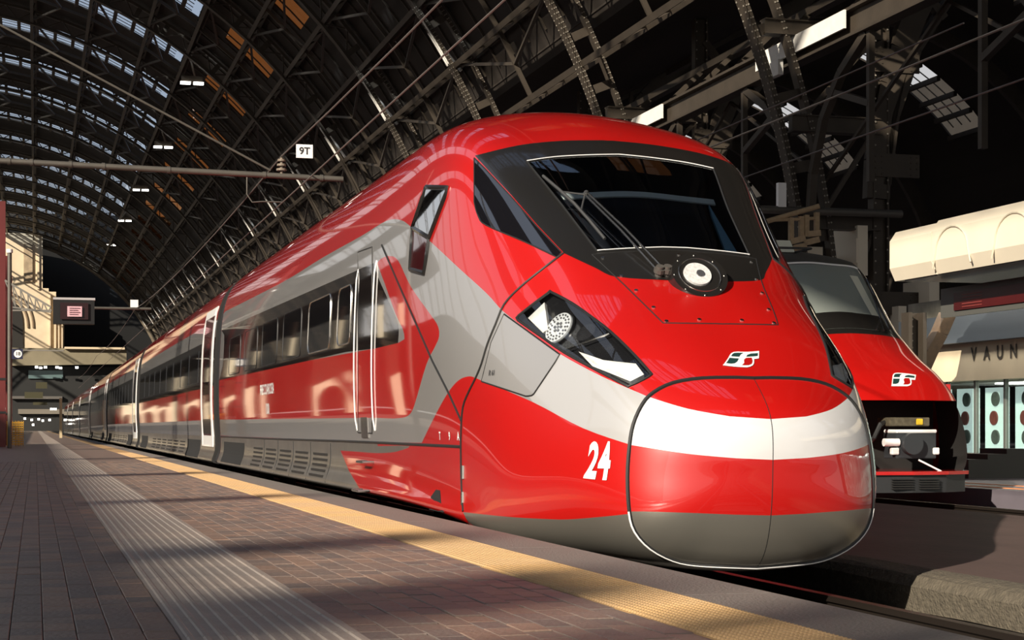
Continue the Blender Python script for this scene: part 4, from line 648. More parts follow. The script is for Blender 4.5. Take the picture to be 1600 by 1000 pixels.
for k,y in enumerate(RIBY):
    cut_=-20<y<0
    rib=link('arch_rib',inner2 if cut_ else inner_me,ceiling); rib.location=(0,y,0)
    link('outer_chord',outer2 if cut_ else outer_me,rib); 
    if y<240: link('chord_flange',flange_me,rib)
    if 40<y<130: link('rivets',rivet_me,rib,kind='stuff')
    if y>=41 and y<150:
        for t in np.arange(-8 if y>60 else 50,93,4.0):
            x,z=arc(36.45,t); p=link('lattice_plate',plate_me,rib,rot=(0,math.radians(t),0)); p.location=(x,0,z)
    mb=MB()
    for t in np.arange(-88,91,4.0):
        if cut_ and t<-40: continue
        if y>=41 and y<150 and t>48: continue
        a=arc(35.9,t); b=arc(37,t+2); c_=arc(35.9,t+4); mb.bar((a[0],0,a[1]),(b[0],0,b[1]),.10,.10); mb.bar((b[0],0,b[1]),(c_[0],0,c_[1]),.10,.10)
    if mb.v: mb.build('rib_lacing',STEEL,rib,kind='stuff')
YA,YB=-34.,368.
PT=[-40,-30,-20,-12.5,1,6,14,22,30,36,42,48,54,60,66]
for t in PT:
    x,z=arc(37.1,t); r=math.radians(t); mb=MB(); d=Vector((math.sin(r),0,math.cos(r)))
    for o_,w_ in ((0,.34),(-1.15,.28)): mb.bar(Vector((x,YA,z))+d*o_,Vector((x,YB,z))+d*o_,w_,.10,d)
    if t in (36,54): mb.bar(Vector((x,YA,z))-d*.6,Vector((x,YB,z))-d*.6,.08,1.1,d)
    p=link('purlin',mb.mesh('purlin',STEEL),ceiling)
    mb=MB()
    for y in np.arange(YA,260,3.0):
        P0=Vector((x,y,z)); mb.bar(P0,P0+Vector((0,1.5,0))-d*1.15,.08,.08,d); mb.bar(P0+Vector((0,1.5,0))-d*1.15,P0+Vector((0,3,0)),.08,.08,d)
    mb.build('purlin_lacing',STEEL,p,kind='stuff')
# diagonal bracing between the ribs, one brace per cell
PV=[t for t in PT if t>=6]
for y in RIBY[3:14]:
    for i in range(len(PV)-1):
        t0,t1=PV[i],PV[i+1]; a=arc(36.2,t0); b=arc(36.2,t1)
        mb=MB(); mb.bar((a[0],0,a[1]),((a[0]+b[0])/2,9,(a[1]+b[1])/2),.16,.16); mb.bar(((a[0]+b[0])/2,9,(a[1]+b[1])/2),(a[0],18,a[1]),.16,.16); mb.bar((a[0],9,a[1]),(b[0],9,b[1]),.14,.22)
        o=mb.build('roof_brace',STEEL,ceiling); o.location=(0,y,0)
# boarding with light slots; the left part is unseen
def shell_cells(mb,R,t0,t1,y0,y1,step=4.,th=.12,cx=AX,cz=AZ):
    n=max(1,int(round((t1-t0)/step))); ts=np.linspace(t0,t1,n+1)
    for a,b in zip(ts[:-1],ts[1:]):
        ra,rb=math.radians(a),math.radians(b)
        P=[]
        for R_ in (R,R+th):
            for r_ in (ra,rb):
                for y in (y0,y1): P.append((cx+R_*math.sin(r_),y,cz+R_*math.cos(r_)))
        mb.add(P,[(0,1,3,2),(4,6,7,5),(0,4,5,1),(2,3,7,6),(0,2,6,4),(1,5,7,3)])
def unseen_boards(t0,t1,y0,y1): 
    mb=MB(); shell_cells(mb,37.4,t0,t1,0,y1-y0); o=mb.build('roof_boarding',CLAD,ceiling); o.location=(0,y0,0); return o  # serves only the unseen left roof and the added shade strip
for a,b in ((-90,-67),(-42,-36.5),(-30,-11.5)): unseen_boards(a,b,-34,300)  # unseen left roof; gaps placed to let sun reach chosen parts
unseen_boards(-58.6,-54.6,-34,42)  # unseen strip added to shade the left of the platform
SKY=glass('skylight_glass',(.80,.88,.98),.06,.02,None); SUNPAN=glass('sunlit_panel_tint',(.50,.29,.15),.06,.02,None)  # amber tint stands in for roof panels lit by warm sun
SK0=1.; 
mull=MB()
for j in range(4):
    mull2=rib_chord(37.38,SK0,35,.09,.05); mull.add([(x,yy+(j-1.5)*1.1,z) for x,yy,z in mull2.v],mull2.f)
for t in np.arange(SK0,35,2.65):
    x,z=arc(37.35,t); mull.box(x-.16,x+.16,-2.6,2.6,z-.1,z+.1)
mull_me=mull.mesh('skylight_bars',STEEL)
sk=MB(); shell_cells(sk,37.5,SK0,35,-2.6,2.6,th=.02); sk_me=sk.mesh('skylight_pane',SKY)
am=MB(); shell_cells(am,37.5,39,46,-2.2,2.2,th=.02); am_me=am.mesh('sunlit_panel',SUNPAN)
bA=MB(); shell_cells(bA,37.4,SK0,35,-6.5+.0,6.5); 
bd_me=None
mbs=MB(); shell_cells(mbs,37.4,SK0,35,-9,-2.6); shell_cells(mbs,37.4,SK0,35,2.6,9); shell_cells(mbs,37.4,35,39,-9,9); shell_cells(mbs,37.4,39,46,-9,-2.2); shell_cells(mbs,37.4,39,46,2.2,9); shell_cells(mbs,37.4,46,64,-9,9)
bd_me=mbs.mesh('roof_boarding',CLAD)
for k in range(22):
    y=-13-9+18*k
    if y>365: break
    b=link('roof_boarding',bd_me,ceiling); b.location=(0,y,0)
    s_=link('skylight_bars',mull_me,ceiling); s_.location=(0,y,0)
    s_=link('skylight_pane',sk_me,ceiling); s_.location=(0,y,0)
    s_=link('sunlit_panel',am_me,ceiling); s_.location=(0,y,0)
for y,w_ in ((-29.4,1.3),(-26.,.75),(-19.0,.55),(-9.5,.9)):  # unseen beams added to cast shadow bands on the platform
    mb=MB(); q=rib_chord(37.2,-68,-52,w_,.35); mb.add(q.v,q.f); o=mb.build('shadow_beam',STEEL,ceiling); o.location=(0,y,0)
# board ribs that give the boarding its relief
mb=rib_chord(37.32,35,64,.09,.10); bat_me=mb.mesh('roof_batten',STEEL)
for y in np.arange(50,230,3.0):
    o=link('roof_batten',bat_me,ceiling); o.location=(0,float(y),0)
# ================================================================== right hand row of columns
wr=link('wall_right',None,label='row of riveted steel columns and girders carrying the roof',kind='structure')
def col_frame(y, near):
    c=MB(); x=29.6
    for dx in (-.28,.28): c.bar((x+dx,0,-.2),(x+dx,0,22),.45,.07,(1,0,0))
    c.bar((x,0,-.2),(x,0,22),.06,.5,(1,0,0)); c.bar((x,.25,-.2),(x,.25,22),.5,.05,(0,1,0))
    o=c.build('steel_column',STEEL,wr); o.location=(0,y,0)
    if near:
        r=MB()
        for z in np.arange(0,20,.42):
            for dx in (-.24,.24): r.cyl((x+dx,-.22,z),(x+dx,-.255,z),.034,6)
        q=r.build('rivets',STEELW,o,kind='stuff')
    for z,h in ((3.4,.5),(8.1,.5),(11.6,.55),(15.,.5)):
        X0=AX+36.3*math.sin(math.acos(min(1,(z-AZ)/36.3))); b=MB(); b.bar((X0,0,z),(x,0,z),.35,h); b.bar((X0,0,z+h/2),(x,0,z+h/2),.55,.05); b.bar((X0,0,z-h/2),(x,0,z-h/2),.55,.05)
        b.build('cross_beam',STEEL,o)
    for z0,z1 in ((3.6,7.9),(8.3,11.4),(11.8,14.8)):
        X0=AX+36.8*math.sin(math.acos((z0-AZ)/36.8)); b=MB(); b.bar((X0,0,z0),(x-.2,0,z1),.16,.16); b.build('diagonal_brace',STEEL,o)
    for s_ in (1,): # curved fork at the head
        b=MB(); P=[(x+.25,0,9.5),(x+.6,0,12),(x+1.5,0,14.5),(x+3.2,0,17),(x+5.5,0,19)]
        for p,q in zip(P[:-1],P[1:]): b.bar(p,q,.40,.30,(1,0,.3))
        b.bar((x+.2,0,18.5),(x+2.6,0,15.7),.34,.30); b.bar((x+2.8,0,16.3),(x+2.8,0,21),.2,.2)
        b.build('curved_bracket',STEEL,o)
    if near: 
        for z in (5.2,10.2,14.0):
            g=MB(); g.box(x-.35,x+1.5,-.27,-.22,z-.42,z+.42)
            for zz in (-.32,-.1,.12,.32):
                for xx in (x-.25,x+.0,x+1.15,x+1.4): g.cyl((xx,-.27,z+zz),(xx,-.30,z+zz),.034,6)
            g.build('gusset_plate',STEEL,o)
for k,y in enumerate(RIBY[2:]): col_frame(y, 40<y<100)
gz=14.3; gx=26.6
gird=MB()
for z,h in ((gz+.45,.10),(gz-.45,.10)): gird.bar((gx,20,z),(gx,368,z),.55,h)
gird.bar((gx,20,gz),(gx,368,gz),.06,.9); gird.bar((gx+1.9,20,gz+2.2),(gx+1.9,368,gz+2.2),.4,.3)
gird.build('longitudinal_girder',STEEL,wr)
SUNPALE=mat('sunlit_pale',(.78,.76,.70),.5,noise=.15,nscale=3)  # pale pieces added; their colour stands in for sun on the steel
gm=MB(); gm.bar((gx-.34,-4.2,gz+.12),(gx-.34,3.4,gz+.12),.08,.62); gm.box(gx-.5,gx-.3,1.0,1.8,gz-.75,gz-.2); gm_me=gm.mesh('sunlit_girder_piece',SUNPALE)
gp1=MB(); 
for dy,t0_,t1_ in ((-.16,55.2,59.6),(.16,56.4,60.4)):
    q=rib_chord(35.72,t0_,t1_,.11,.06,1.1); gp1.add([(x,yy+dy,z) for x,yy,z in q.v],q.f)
gp_me=gp1.mesh('sunlit_rib_strip',SUNPALE)
gp2=MB(); a_=arc(36.6,60.5); gp2.bar((a_[0],1.2,a_[1]),(a_[0]-1.3,2.6,a_[1]+2.2),.10,.18); gp2_me=gp2.mesh('sunlit_strut',SUNPALE)
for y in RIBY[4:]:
    o=link('sunlit_girder_piece',gm_me,wr); o.location=(0,y,0)
    o=link('sunlit_rib_strip',gp_me,ceiling); o.location=(0,y,0)
    o=link('sunlit_strut',gp2_me,ceiling); o.location=(0,y,0)
br=MB()
for s_ in (1,-1):
    P=[(gx,s_*a,gz-.4-b) for a,b in ((.6,6.2),(.9,4.2),(1.8,2.4),(3.2,1.1),(5.2,.1))]
    for p,q in zip(P[:-1],P[1:]): br.bar(p,q,.3,.26,(1,0,0))
    br.bar((gx,s_*.3,gz-2.6),(gx,s_*2.9,gz-.3),.24,.22,(1,0,0)) if False else br.bar((gx,s_*5.4,gz-.4),(gx,s_*5.4,gz-5.5),.22,.2,(1,0,0))
    br.bar((gx,s_*5.4,gz-2.9),(gx,s_*2.2,gz-1.9),.22,.22,(1,0,0)); br.bar((gx,s_*3.4,gz+.4),(gx+1.9,s_*3.4,gz+2.2),.2,.2); br.bar((gx,s_*7,gz+.4),(gx+1.9,s_*7,gz+2.2),.2,.2)
br_me=br.mesh('girder_bracket',STEEL)
for y in RIBY[3:]: o=link('girder_bracket',br_me,wr); o.location=(0,y,0)
rod=MB()
for y in RIBY[3:12]:
    rod.bar((27.5,y,9.6),(27.5,y+9,14.),.12,.12); rod.bar((27.5,y+18,9.6),(27.5,y+9,14.),.12,.12)
rod.build('sway_bracing',STEEL,wr,kind='stuff')
# aisle vault beyond the columns
ACX,ACZ,AR=45.5,9.,17.
def acells(mb,t0,t1,y0,y1,R=AR,th=.12): shell_cells(mb,R,t0,t1,y0,y1,5,th,ACX,ACZ)
mb=MB(); mb.bar((24.3,0,19.45),(32.3,0,19.6),18.,.12); acells(mb,-52,-8,-9,-2.2); acells(mb,-52,-8,2.2,9); acells(mb,-8,20,-9,9); acells(mb,20,50,-9,-2.2); acells(mb,20,50,2.2,9); acells(mb,50,95,-9,9)
ais_me=mb.mesh('aisle_boarding',CLAD)
mb=MB()
for j in range(3):
    for a,b in ((-52,-8),(20,50)):
        q=rib_chord(AR-.03,a,b,.09,.05,4,ACX,ACZ); mb.add([(x,yy+(j-1)*1.1,z) for x,yy,z in q.v],q.f)
for t in list(range(-52,-7,5))+list(range(20,51,5)):
    r=math.radians(t); x,z=ACX+(AR-.1)*math.sin(r),ACZ+(AR-.1)*math.cos(r); mb.box(x-.12,x+.12,-2.3,2.3,z-.2,z+.1)
abar_me=mb.mesh('aisle_skylight_bars',STEEL)
arib_me=rib_chord(AR-1.0,-90,95,.4,.9,5,ACX,ACZ).mesh('aisle_rib',STEEL)
for k in range(22):
    y=-22+18*k
    if y<10 or y>365: continue
    for nm,me_ in (('aisle_boarding',ais_me),('aisle_skylight_bars',abar_me)): o=link(nm,me_,ceiling); o.location=(0,y,0)
    o=link('aisle_rib',arib_me,ceiling); o.location=(0,y+9,0)
DARKW=mat('dark_masonry',(.022,.018,.014),.9,noise=.5,nscale=.7)
mb=MB().box(62.6,63.4,-10,372,-.3,26); mb.build('wall_far_right',DARKW,kind='structure',label='dark side wall beyond the aisle')
# ================================================================== end of the hall
mb=MB(); P=[(AX+37.6*math.sin(math.radians(t)),AZ+37.6*math.cos(math.radians(t))) for t in range(-90,91,6)]
mb.prism([(-60,-.5)]+[(-60,44)]+[(64,44),(64,-.5)],'y',372,373); wb=mb.build('wall_back',mat('end_wall_dark',(.002,.002,.002),.9),kind='structure',label='dark end of the hall')
mb=rib_chord(36.2,-90,92,.9,1.6); ea=link('end_arch_rib',mb.mesh('end_arch_rib',mat('end_steel',(.16,.13,.09),.6,noise=.3)),ceiling); ea.location=(0,366,0)
CREAM=mat('cream_stone',(.62,.50,.34),.85,noise=.18,nscale=.5)
FX,FZ=.1272,.1317
def fp(px,py): return ((px-55)*FX,(668-py)*FZ+EYE)
pier=thing('headhouse_pier',(1,362,0),'sunlit cream stone pier with stepped side at the far end of the hall','building')
def fb(name,poly,y0,y1,m,parent): 
    o=MB().prism([fp(*p) for p in poly],'y',y0,y1).build(name,m,parent); o.location=-Vector(parent.location); return o
fb('pier_body',[(-30,380),(66,380),(66,461),(75,461),(75,466),(86,466),(86,508),(98,508),(98,553),(-30,553)],360,366,CREAM,pier)
fb('pier_moulding',[(58,380),(61,380),(61,463),(58,463)],359.6,360,CREAM,pier)
fb('carved_panel',[(38,395),(51,395),(51,452),(38,452)],359.5,360,mat('carved_stone',(.33,.25,.16),.9,noise=.6,nscale=1.2),pier)
for x_ in (76,84,89,94): fb('pilaster_strip',[(x_,470 if x_<86 else 512),(x_+2.0,470 if x_<86 else 512),(x_+2.0,550),(x_,550)],359.4,360,CREAM,pier)
ac=[(0,552)]+[(20+17*math.cos(math.radians(a)),515-33*math.sin(math.radians(a))) for a in range(180,-1,-15)]+[(37,552)]
fb('arched_opening',[(3,552)]+ac[1:],359.7,360.1,mat('opening_dark',(.02,.018,.015),.9),pier)
for rr_ in (24,32):
    mb=MB(); mb.tube([(*fp(20+rr_*math.cos(math.radians(a)),520-(rr_+16)*math.sin(math.radians(a)))[:1],359.8,fp(0,520-(rr_+16)*math.sin(math.radians(a)))[1]) for a in range(0,181,10)],.22,5); o=mb.build('arch_moulding',mat('moulding',(.30,.22,.14),.9),pier); o.location=-Vector(pier.location)
gal=thing('gallery',(5,355,0),'pale horizontal gallery beam across the far end of the hall','gallery')
fb('gallery_beam',[(20,552),(190,552),(190,574),(20,578)],354,358,mat('gallery_stone',(.20,.17,.11),.85,noise=.3,nscale=.3),gal)
fb('gallery_cap',[(98,550),(187,550),(187,553),(98,553)],353,358,CREAM,gal)
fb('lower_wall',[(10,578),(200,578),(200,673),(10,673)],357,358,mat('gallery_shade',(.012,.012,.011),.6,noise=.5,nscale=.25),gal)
fb('glazed_strip',[(45,584),(96,584),(96,596),(45,596)],356.6,357,mat('far_glass',(.10,.15,.15),.15),gal)
fb('lower_beam',[(30,641),(110,641),(110,648),(30,648)],356,357,mat('gallery_mid',(.16,.14,.11),.8),gal)
fb('lower_beam',[(20,622),(95,622),(95,626),(20,626)],356,357,mat('gallery_mid2',(.10,.09,.08),.8),gal)
LAMP=mat('lamp_white',(1,.96,.88),.5,emit=5)
for i,(x_,y_) in enumerate(((57,580),(63,581),(87,580),(92,581),(116,580),(70,580),(84,641),(79,641),(40,655),(50,657),(60,656),(66,658),(76,657),(52,664))):
    a=fp(x_,y_); s_=.28 if i<8 else .2
    o=MB().box(-s_,s_,-.1,.1,-.2,.2).build('hall_lamp',LAMP); row_=('upper row under the gallery beam' if i<6 else 'pair beside the hanging signs' if i<8 else 'lowest row at platform height'); tag(o,'tiny white lamp glowing in the far concourse, '+row_,'lamp','far concourse lamps, '+row_); o.location=(a[0],353.5 if i<8 else 352,a[1])
for x_,y_,w_,h_,wh_ in ((64,608,16,9,'highest of three'),(53,622,26,9,'widest and middle of three'),(62,634,20,4,'lowest and thinnest of three')):
    a=fp(x_,y_); b=MB().box(-w_*FX/2,w_*FX/2,-.15,.15,-h_*FZ/2,h_*FZ/2).build('hanging_sign',mat('sign_dark',(.05,.045,.02),.5)); tag(b,'dark hanging sign in the far concourse, '+wh_,'sign','signs of the far concourse'); b.location=(a[0],345,a[1])
# ================================================================== ground
fl=link('floor',None,label='station platforms and track bed',kind='structure')
BED=mat('dark_ballast',(.030,.027,.025),.9,noise=.5,nscale=9,bump=.9,bscale=14)
MB().box(-40,90,-45,400,-.75,-.62).build('track_bed',BED,fl)
CONC=mat('platform_concrete',(.200,.175,.155),.55,noise=.40,nscale=55,bump=.5,bscale=70)
GROUT=mat('paver_bed',(.085,.07,.06),.8,noise=.3)
MB().box(-9,2.17,-45,400,-.62,-.012).build('platform_base',GROUT,fl)
MB().box(-9,-1.6,-45,400,-.012,0).build('platform_slab',CONC,fl)
k_=MB()
for y in np.arange(-20,399,3.0): k_.add(*(lambda q:(q.v,q.f))(MB().box(2.594,3.02,float(y)+.006,float(y)+2.994,-.62,0)))
k_.build('kerb_stone',CONC,fl)
MB().box(2.17,2.594,-45,400,-.62,-.01).build('strip_base',GROUT,fl)
PAV=mat('paver',(.225,.165,.135),.42,noise=.35,nscale=7,bump=.35,bscale=45,rand=.30)
px_,py_=.1105,.215
pv=MB(); g=.0018; c_=.003
x0,x1,y0,y1=g,px_-g,g,py_-g
pv.add([(x0,y0,-.03),(x1,y0,-.03),(x1,y1,-.03),(x0,y1,-.03),(x0,y0,-c_),(x1,y0,-c_),(x1,y1,-c_),(x0,y1,-c_),(x0+c_,y0+c_,0),(x1-c_,y0+c_,0),(x1-c_,y1-c_,0),(x0+c_,y1-c_,0)],
       [(0,1,5,4),(1,2,6,5),(2,3,7,6),(3,0,4,7),(4,5,9,8),(5,6,10,9),(6,7,11,10),(7,4,8,11),(8,9,10,11)])
pav_me=pv.mesh('paver',PAV,fix=False)
lx=[.468-px_*(i+1) for i in range(16)]; rx=[1.07+px_*i-.004 for i in range(10)]
cells=[]
for j in range(-6,175):
    for i,x in enumerate(lx): cells.append((x,j*py_+(.5*py_ if i%2 else 0)))
    for i,x in enumerate(rx): cells.append((x,j*py_+(.5*py_ if i%2 else 0)))
def seen(x,y): 
    zc=x*math.sin(YAW)+y*math.cos(YAW); 
    if zc<4.5: return 0
    X=55+2878*x/zc; Y=668+2780*.7/zc
    return 1/zc if (X>-35 and Y<1035) else 0
order=sorted(cells,key=lambda c:-seen(*c)); near=order[:300]; rest=[c for c in order[300:] if -2<c[0]]
for x,y in near:
    o=link('paving_brick',pav_me,fl); o.location=(x,y,rnd.uniform(-.0025,.001)); o.rotation_euler=(rnd.uniform(-.008,.008),rnd.uniform(-.010,.010),0)
NV=len(pv.v); B=np.array(pv.v); rs=np.random.RandomState(3); C_=np.array(rest); n_=len(C_)
VV=(B[None]+np.stack([C_[:,0],C_[:,1],rs.uniform(-.002,.001,n_)],1)[:,None]).reshape(-1,3)
FF=[tuple(i*NV+k for k in f) for i in range(n_) for f in pv.f]
me=bpy.data.meshes.new('paving_bricks'); me.from_pydata(VV.tolist(),[],FF); me.materials.append(PAV)
at=me.attributes.new('tone','FLOAT','POINT'); at.data.foreach_set('value',np.repeat(rs.rand(n_),NV)); link('paving_bricks',me,fl,kind='stuff')
FARP=mat('far_paving',(.200,.145,.118),.42,noise=.5,nscale=6,bump=.3,bscale=20)
MB().box(-1.6,.468,175*py_,400,-.012,0).build('far_paving',FARP,fl); MB().box(1.07,2.17,175*py_,400,-.012,0).build('far_paving',FARP,fl)
# grey guidance strip: ribbed tiles
TACT=mat('guidance_tile',(.370,.310,.265),.42,noise=.25,nscale=6,bump=.2,bscale=60,rand=.10)
def ribbed(L):
    q=MB(); W_=.602; n=11; q.box(.002,W_-.002,.002,L-.002,-.03,0)
    for i in range(n):
        x=.03+(W_-.06)*(i+.0)/(n-1); a,b,h=.013,.007,.0055
        q.add([(x-a,.004,0),(x+a,.004,0),(x+b,.004,h),(x-b,.004,h),(x-a,L-.004,0),(x+a,L-.004,0),(x+b,L-.004,h),(x-b,L-.004,h)],[(0,1,2,3),(7,6,5,4),(1,5,6,2),(2,6,7,3),(3,7,4,0)])
    return q
rt=ribbed(.6).mesh('guidance_tile',TACT); rt2=ribbed(30).mesh('guidance_strip',TACT)
for j in range(80): o=link('guidance_tile',rt,fl); o.location=(.468,4.2+j*.6,0)
for j in range(12): o=link('guidance_strip',rt2,fl); o.location=(.468,52.2+j*30,0)
# yellow warning strip: tiles with domes
YEL=mat('warning_tile',(.44,.285,.14),.5,noise=.22,nscale=6,bump=.15,bscale=60,rand=.06)
q=MB(); q.box(.002,.422,.002,.422,-.03,0); nd=13
for i in range(nd):
    for j in range(nd):
        cx,cy=.018+(.388)*i/(nd-1),.018+(.388)*j/(nd-1); m=6; r0,r1,h=.0125,.0075,.009
        vs_=[(cx+r0*math.cos(t*math.pi/3),cy+r0*math.sin(t*math.pi/3),0) for t in range(m)]+[(cx+r1*math.cos(t*math.pi/3),cy+r1*math.sin(t*math.pi/3),h) for t in range(m)]
        q.add(vs_,[(t,(t+1)%m,m+(t+1)%m,m+t) for t in range(m)]+[tuple(range(m,2*m))])
yt=q.mesh('warning_tile',YEL,fix=False)
for j in range(110): o=link('warning_tile',yt,fl); o.location=(2.171,3.6+j*.424,0)
MB().box(2.171,2.594,3.6+110*.424,400,-.03,.003).build('warning_strip',YEL,fl)
# service platform between the tracks
SERV=mat('service_platform_top',(.095,.062,.055),.6,noise=.4,nscale=2,bump=.3,bscale=9,stretch=(1,.4,1))
MB().box(6.25,11.1,-20,395,-.62,-.33).build('service_platform',SERV,fl)
ROUGH=mat('rough_concrete',(.105,.088,.062),.9,noise=.6,nscale=14,bump=1.0,bscale=40)
mb=MB(); n=60; ys=np.linspace(3,60,n); 
pts=[(6.02,-.60),(6.0,-.42),(6.05,-.355),(6.12,-.335),(6.3,-.326)]
vs_=[];
for i,y in enumerate(ys):
    for (x,z) in pts: vs_.append((x+rnd.uniform(-.012,.012),float(y),z+rnd.uniform(-.008,.008)))
m=len(pts); mb.add(vs_,[(i*m+j,(i+1)*m+j,(i+1)*m+j+1,i*m+j+1) for i in range(n-1) for j in range(m-1)]); mb.build('service_kerb',ROUGH,fl)
MB().box(6.0,6.3,60,395,-.62,-.326).build('service_kerb',ROUGH,fl)
mb=MB()
for xc in (XC,12.55):
    for s_ in (-.7175,.7175):
        x=xc+s_; mb2=MB(); mb2.box(x-.036,x+.036,-20,395,-.49,-.45); mb2.box(x-.010,x+.010,-20,395,-.60,-.49); mb2.box(x-.07,x+.07,-20,395,-.62,-.60); mb2.build('rail',mat('rail_steel',(.07,.055,.045),.35,.8),fl)
sl=MB().box(-1.25,1.25,-.12,.12,-.66,-.60).mesh('sleeper',mat('sleeper_concrete',(.06,.055,.05),.9))
for xc in (XC,12.55):
    for j in range(40): o=link('sleeper',sl,fl); o.location=(xc,4+j*.6,0)
# far side platform
MB().box(14.35,62,-10,395,-.62,-.26).build('side_platform',mat('side_platform_top',(.16,.14,.16),.35,noise=.3,nscale=1),fl)
ORG=mat('orange_line',(.85,.30,.10),.5)
for x in (14.75,15.5): MB().box(x,x+.10,10,200,-.262,-.252).build('edge_line',ORG,fl)
# cable along the platform edge
mb=MB(); mb.tube([(3.05,float(y),-.03+.006*math.sin(y*1.7)) for y in np.arange(5,14,.25)],.007,6); tag(mb.build('red_cable',mat('red_cable',(.35,.03,.02),.4),None,True),'thin dark red cable along the platform edge by the nose','cable')
# ================================================================== second train
T2X,T2Y=12.33,23.4
def vu_surf2(v,u):
    S=surf(v,u).copy(); a,w,h=S[...,0],S[...,1],S[...,2]
    h2=np.interp(h,[-2,-1,-.3,.69,1.36,2.37,2.92,4],[-1.95,-.95,-.3,.84,1.50,2.78,3.16,4.2]); return np.stack([a*(.93+.28*np.exp(-((w-.3)/1.5)**2)),w*1.12,h2],-1)
def grid2(vs_,us_):
    V,U=np.meshgrid(vs_,us_,indexing='ij'); return vu_surf2(V,U),V,U
t2=thing('second_train',(T2X,T2Y,-.45),'rounder red train nose with open black coupler bay on the next track','train')
def b2(mb,name,m,parent=None,smooth=True,label=None):
    o=mb.build(name,m,parent or t2,smooth)
    if parent is None: o.location=-Vector(t2.location)
    if label: o['label']=label
    return o
def to2(P,side): return np.stack([T2X-side*P[...,0],T2Y+P[...,1],EYE+P[...,2]],-1)
def patch2(v0,v1,u0,u1,off=0,nv=40,nu=40,sides=(1,-1),mats=None,mf=None,th=0):
    S,V,U=grid2(np.linspace(v0,v1,nv),np.linspace(u0,u1,nu)); mb=MB()
    dv=np.gradient(S,axis=0); du=np.gradient(S,axis=1); N=np.cross(dv,du); N/=np.linalg.norm(N,axis=-1,keepdims=True)+1e-9
    if N[nv//2,nu//2] @ np.array([1,-.5,.3])<0: N=-N
    for sd_ in sides:
        P=to2(S+N*off,sd_).reshape(-1,3).tolist(); fs=[];ms=[]
        for i in range(nv-1):
            for j in range(nu-1):
                k=i*nu+j; fs.append((k,k+1,k+nu+1,k+nu)); ms.append(mf(V[i,j]*.5+V[i+1,j+1]*.5,(U[i,j]+U[i+1,j+1])/2,(S[i,j]+S[i+1,j+1])/2) if mf else 0)
        mb.add(P,fs); mb.m[-len(fs):]=ms
    return mb
ROOFG=mat('dusty_roof',(.060,.055,.045),.6,noise=.4,nscale=5)
def mf2(v,u,p):
    if v>6.9 and u<2.35 and v<9.3: return 2
    if 4.9<v<7.0 and u<2.15: return 1
    if v>=9.3 and u<1.4: return 2
    return 0
body=MB()
pb=patch2(.01,JM,0,8,nv=150,nu=81,mf=mf2); bm=bmesh.new(); me=pb.mesh('second_train_body',[RED,BLACK,ROOFG,SKIRT],False,fix=False); bm.from_mesh(me)
bmesh.ops.remove_doubles(bm,verts=bm.verts,dist=1e-4)
ZT,ZB=EYE+.40,EYE-.66
for co,no in (((0,0,ZT),(0,0,1)),((0,0,ZB),(0,0,1)),((0,T2Y+1.15,0),(0,1,0))):
    bmesh.ops.bisect_plane(bm,geom=bm.verts[:]+bm.edges[:]+bm.faces[:],plane_co=co,plane_no=no,dist=1e-5)
dl=[f for f in bm.faces if f.calc_center_median().z<ZT and f.calc_center_median().y<T2Y+1.15]
bmesh.ops.delete(bm,geom=dl,context='FACES'); bmesh.ops.recalc_face_normals(bm,faces=bm.faces); bm.to_mesh(me); bm.free()
me.polygons.foreach_set('use_smooth',[True]*len(me.polygons)); o=link('train_body',me,t2); o.location=-Vector(t2.location); tb=o
ws2=b2(patch2(5.1,6.85,0,1.72,.006,24,24),'windscreen',mat('pale_windscreen',(.27,.30,.27),.06,0,1),label='pale grey reflecting windscreen')
mb=patch2(5.1,5.55,0,1.6,.012,8,20); b2(mb,'windscreen_lower_band',BLACK,ws2)
mb=patch2(5.2,6.6,1.22,1.50,.010,16,6,sides=(-1,)); b2(mb,'inner_post',mat('post_cream',(.62,.62,.50),.5),ws2)
for v_ in (6.9,):
    S_=vu_surf2(np.full(30,v_),np.linspace(0,1.75,30)); P=[tuple(p) for p in to2(S_,1)[::-1]]+[tuple(p) for p in to2(S_,-1)]; mb=MB(); mb.tube(P,.02,6); b2(mb,'windscreen_top_trim',WHITE,ws2)
mb=MB(); 
def p2(v,u,side=-1,off=.05): 
    q=to2(vu_surf2(np.array([v]),np.array([u])),side)[0]; return Vector(q)+Vector((0,-off,off))
mb.tube([p2(5.0,1.2),p2(5.5,1.35,-1,.09),p2(6.1,1.62)],.014,6); mb.tube([p2(5.0,.9),p2(5.35,1.3,-1,.09)],.012,6); mb.tube([p2(6.5,1.75),p2(5.1,1.5)],.016,6); b2(mb,'wiper',BLACK)
# pale roof pod
S_=MB(); zt=EYE+3.10; S_.prism([(-.95,0),(-.62,.20),(.10,.22),(.30,0)],'x',-.62,.62); pod=S_.build('roof_pod',mat('pod_cream',(.62,.62,.50),.4,coat=.4),t2,label='pale cream roof pod'); pod.location=(-.55,4.7,zt+.45-.14); pod.rotation_euler=(0,0,math.pi)
mb=MB(); mb.tube([( -.62,.95,0),(.62,.95,0),(.62,-.3,0),(-.62,-.3,0)],.02,6,True); mb.build('pod_seal',RUBB,pod)
# coupler bay
CAV=mat('coupler_bay',(.010,.009,.008),.8)
mb=MB(); X0,X1=T2X-1.22,T2X+1.22; Y1_=T2Y+1.75
mb.add([(X0,Y1_,ZB),(X1,Y1_,ZB),(X1,Y1_,ZT),(X0,Y1_,ZT)],[(0,1,2,3)]); 
b2(mb,'coupler_bay_wall',CAV,smooth=False)
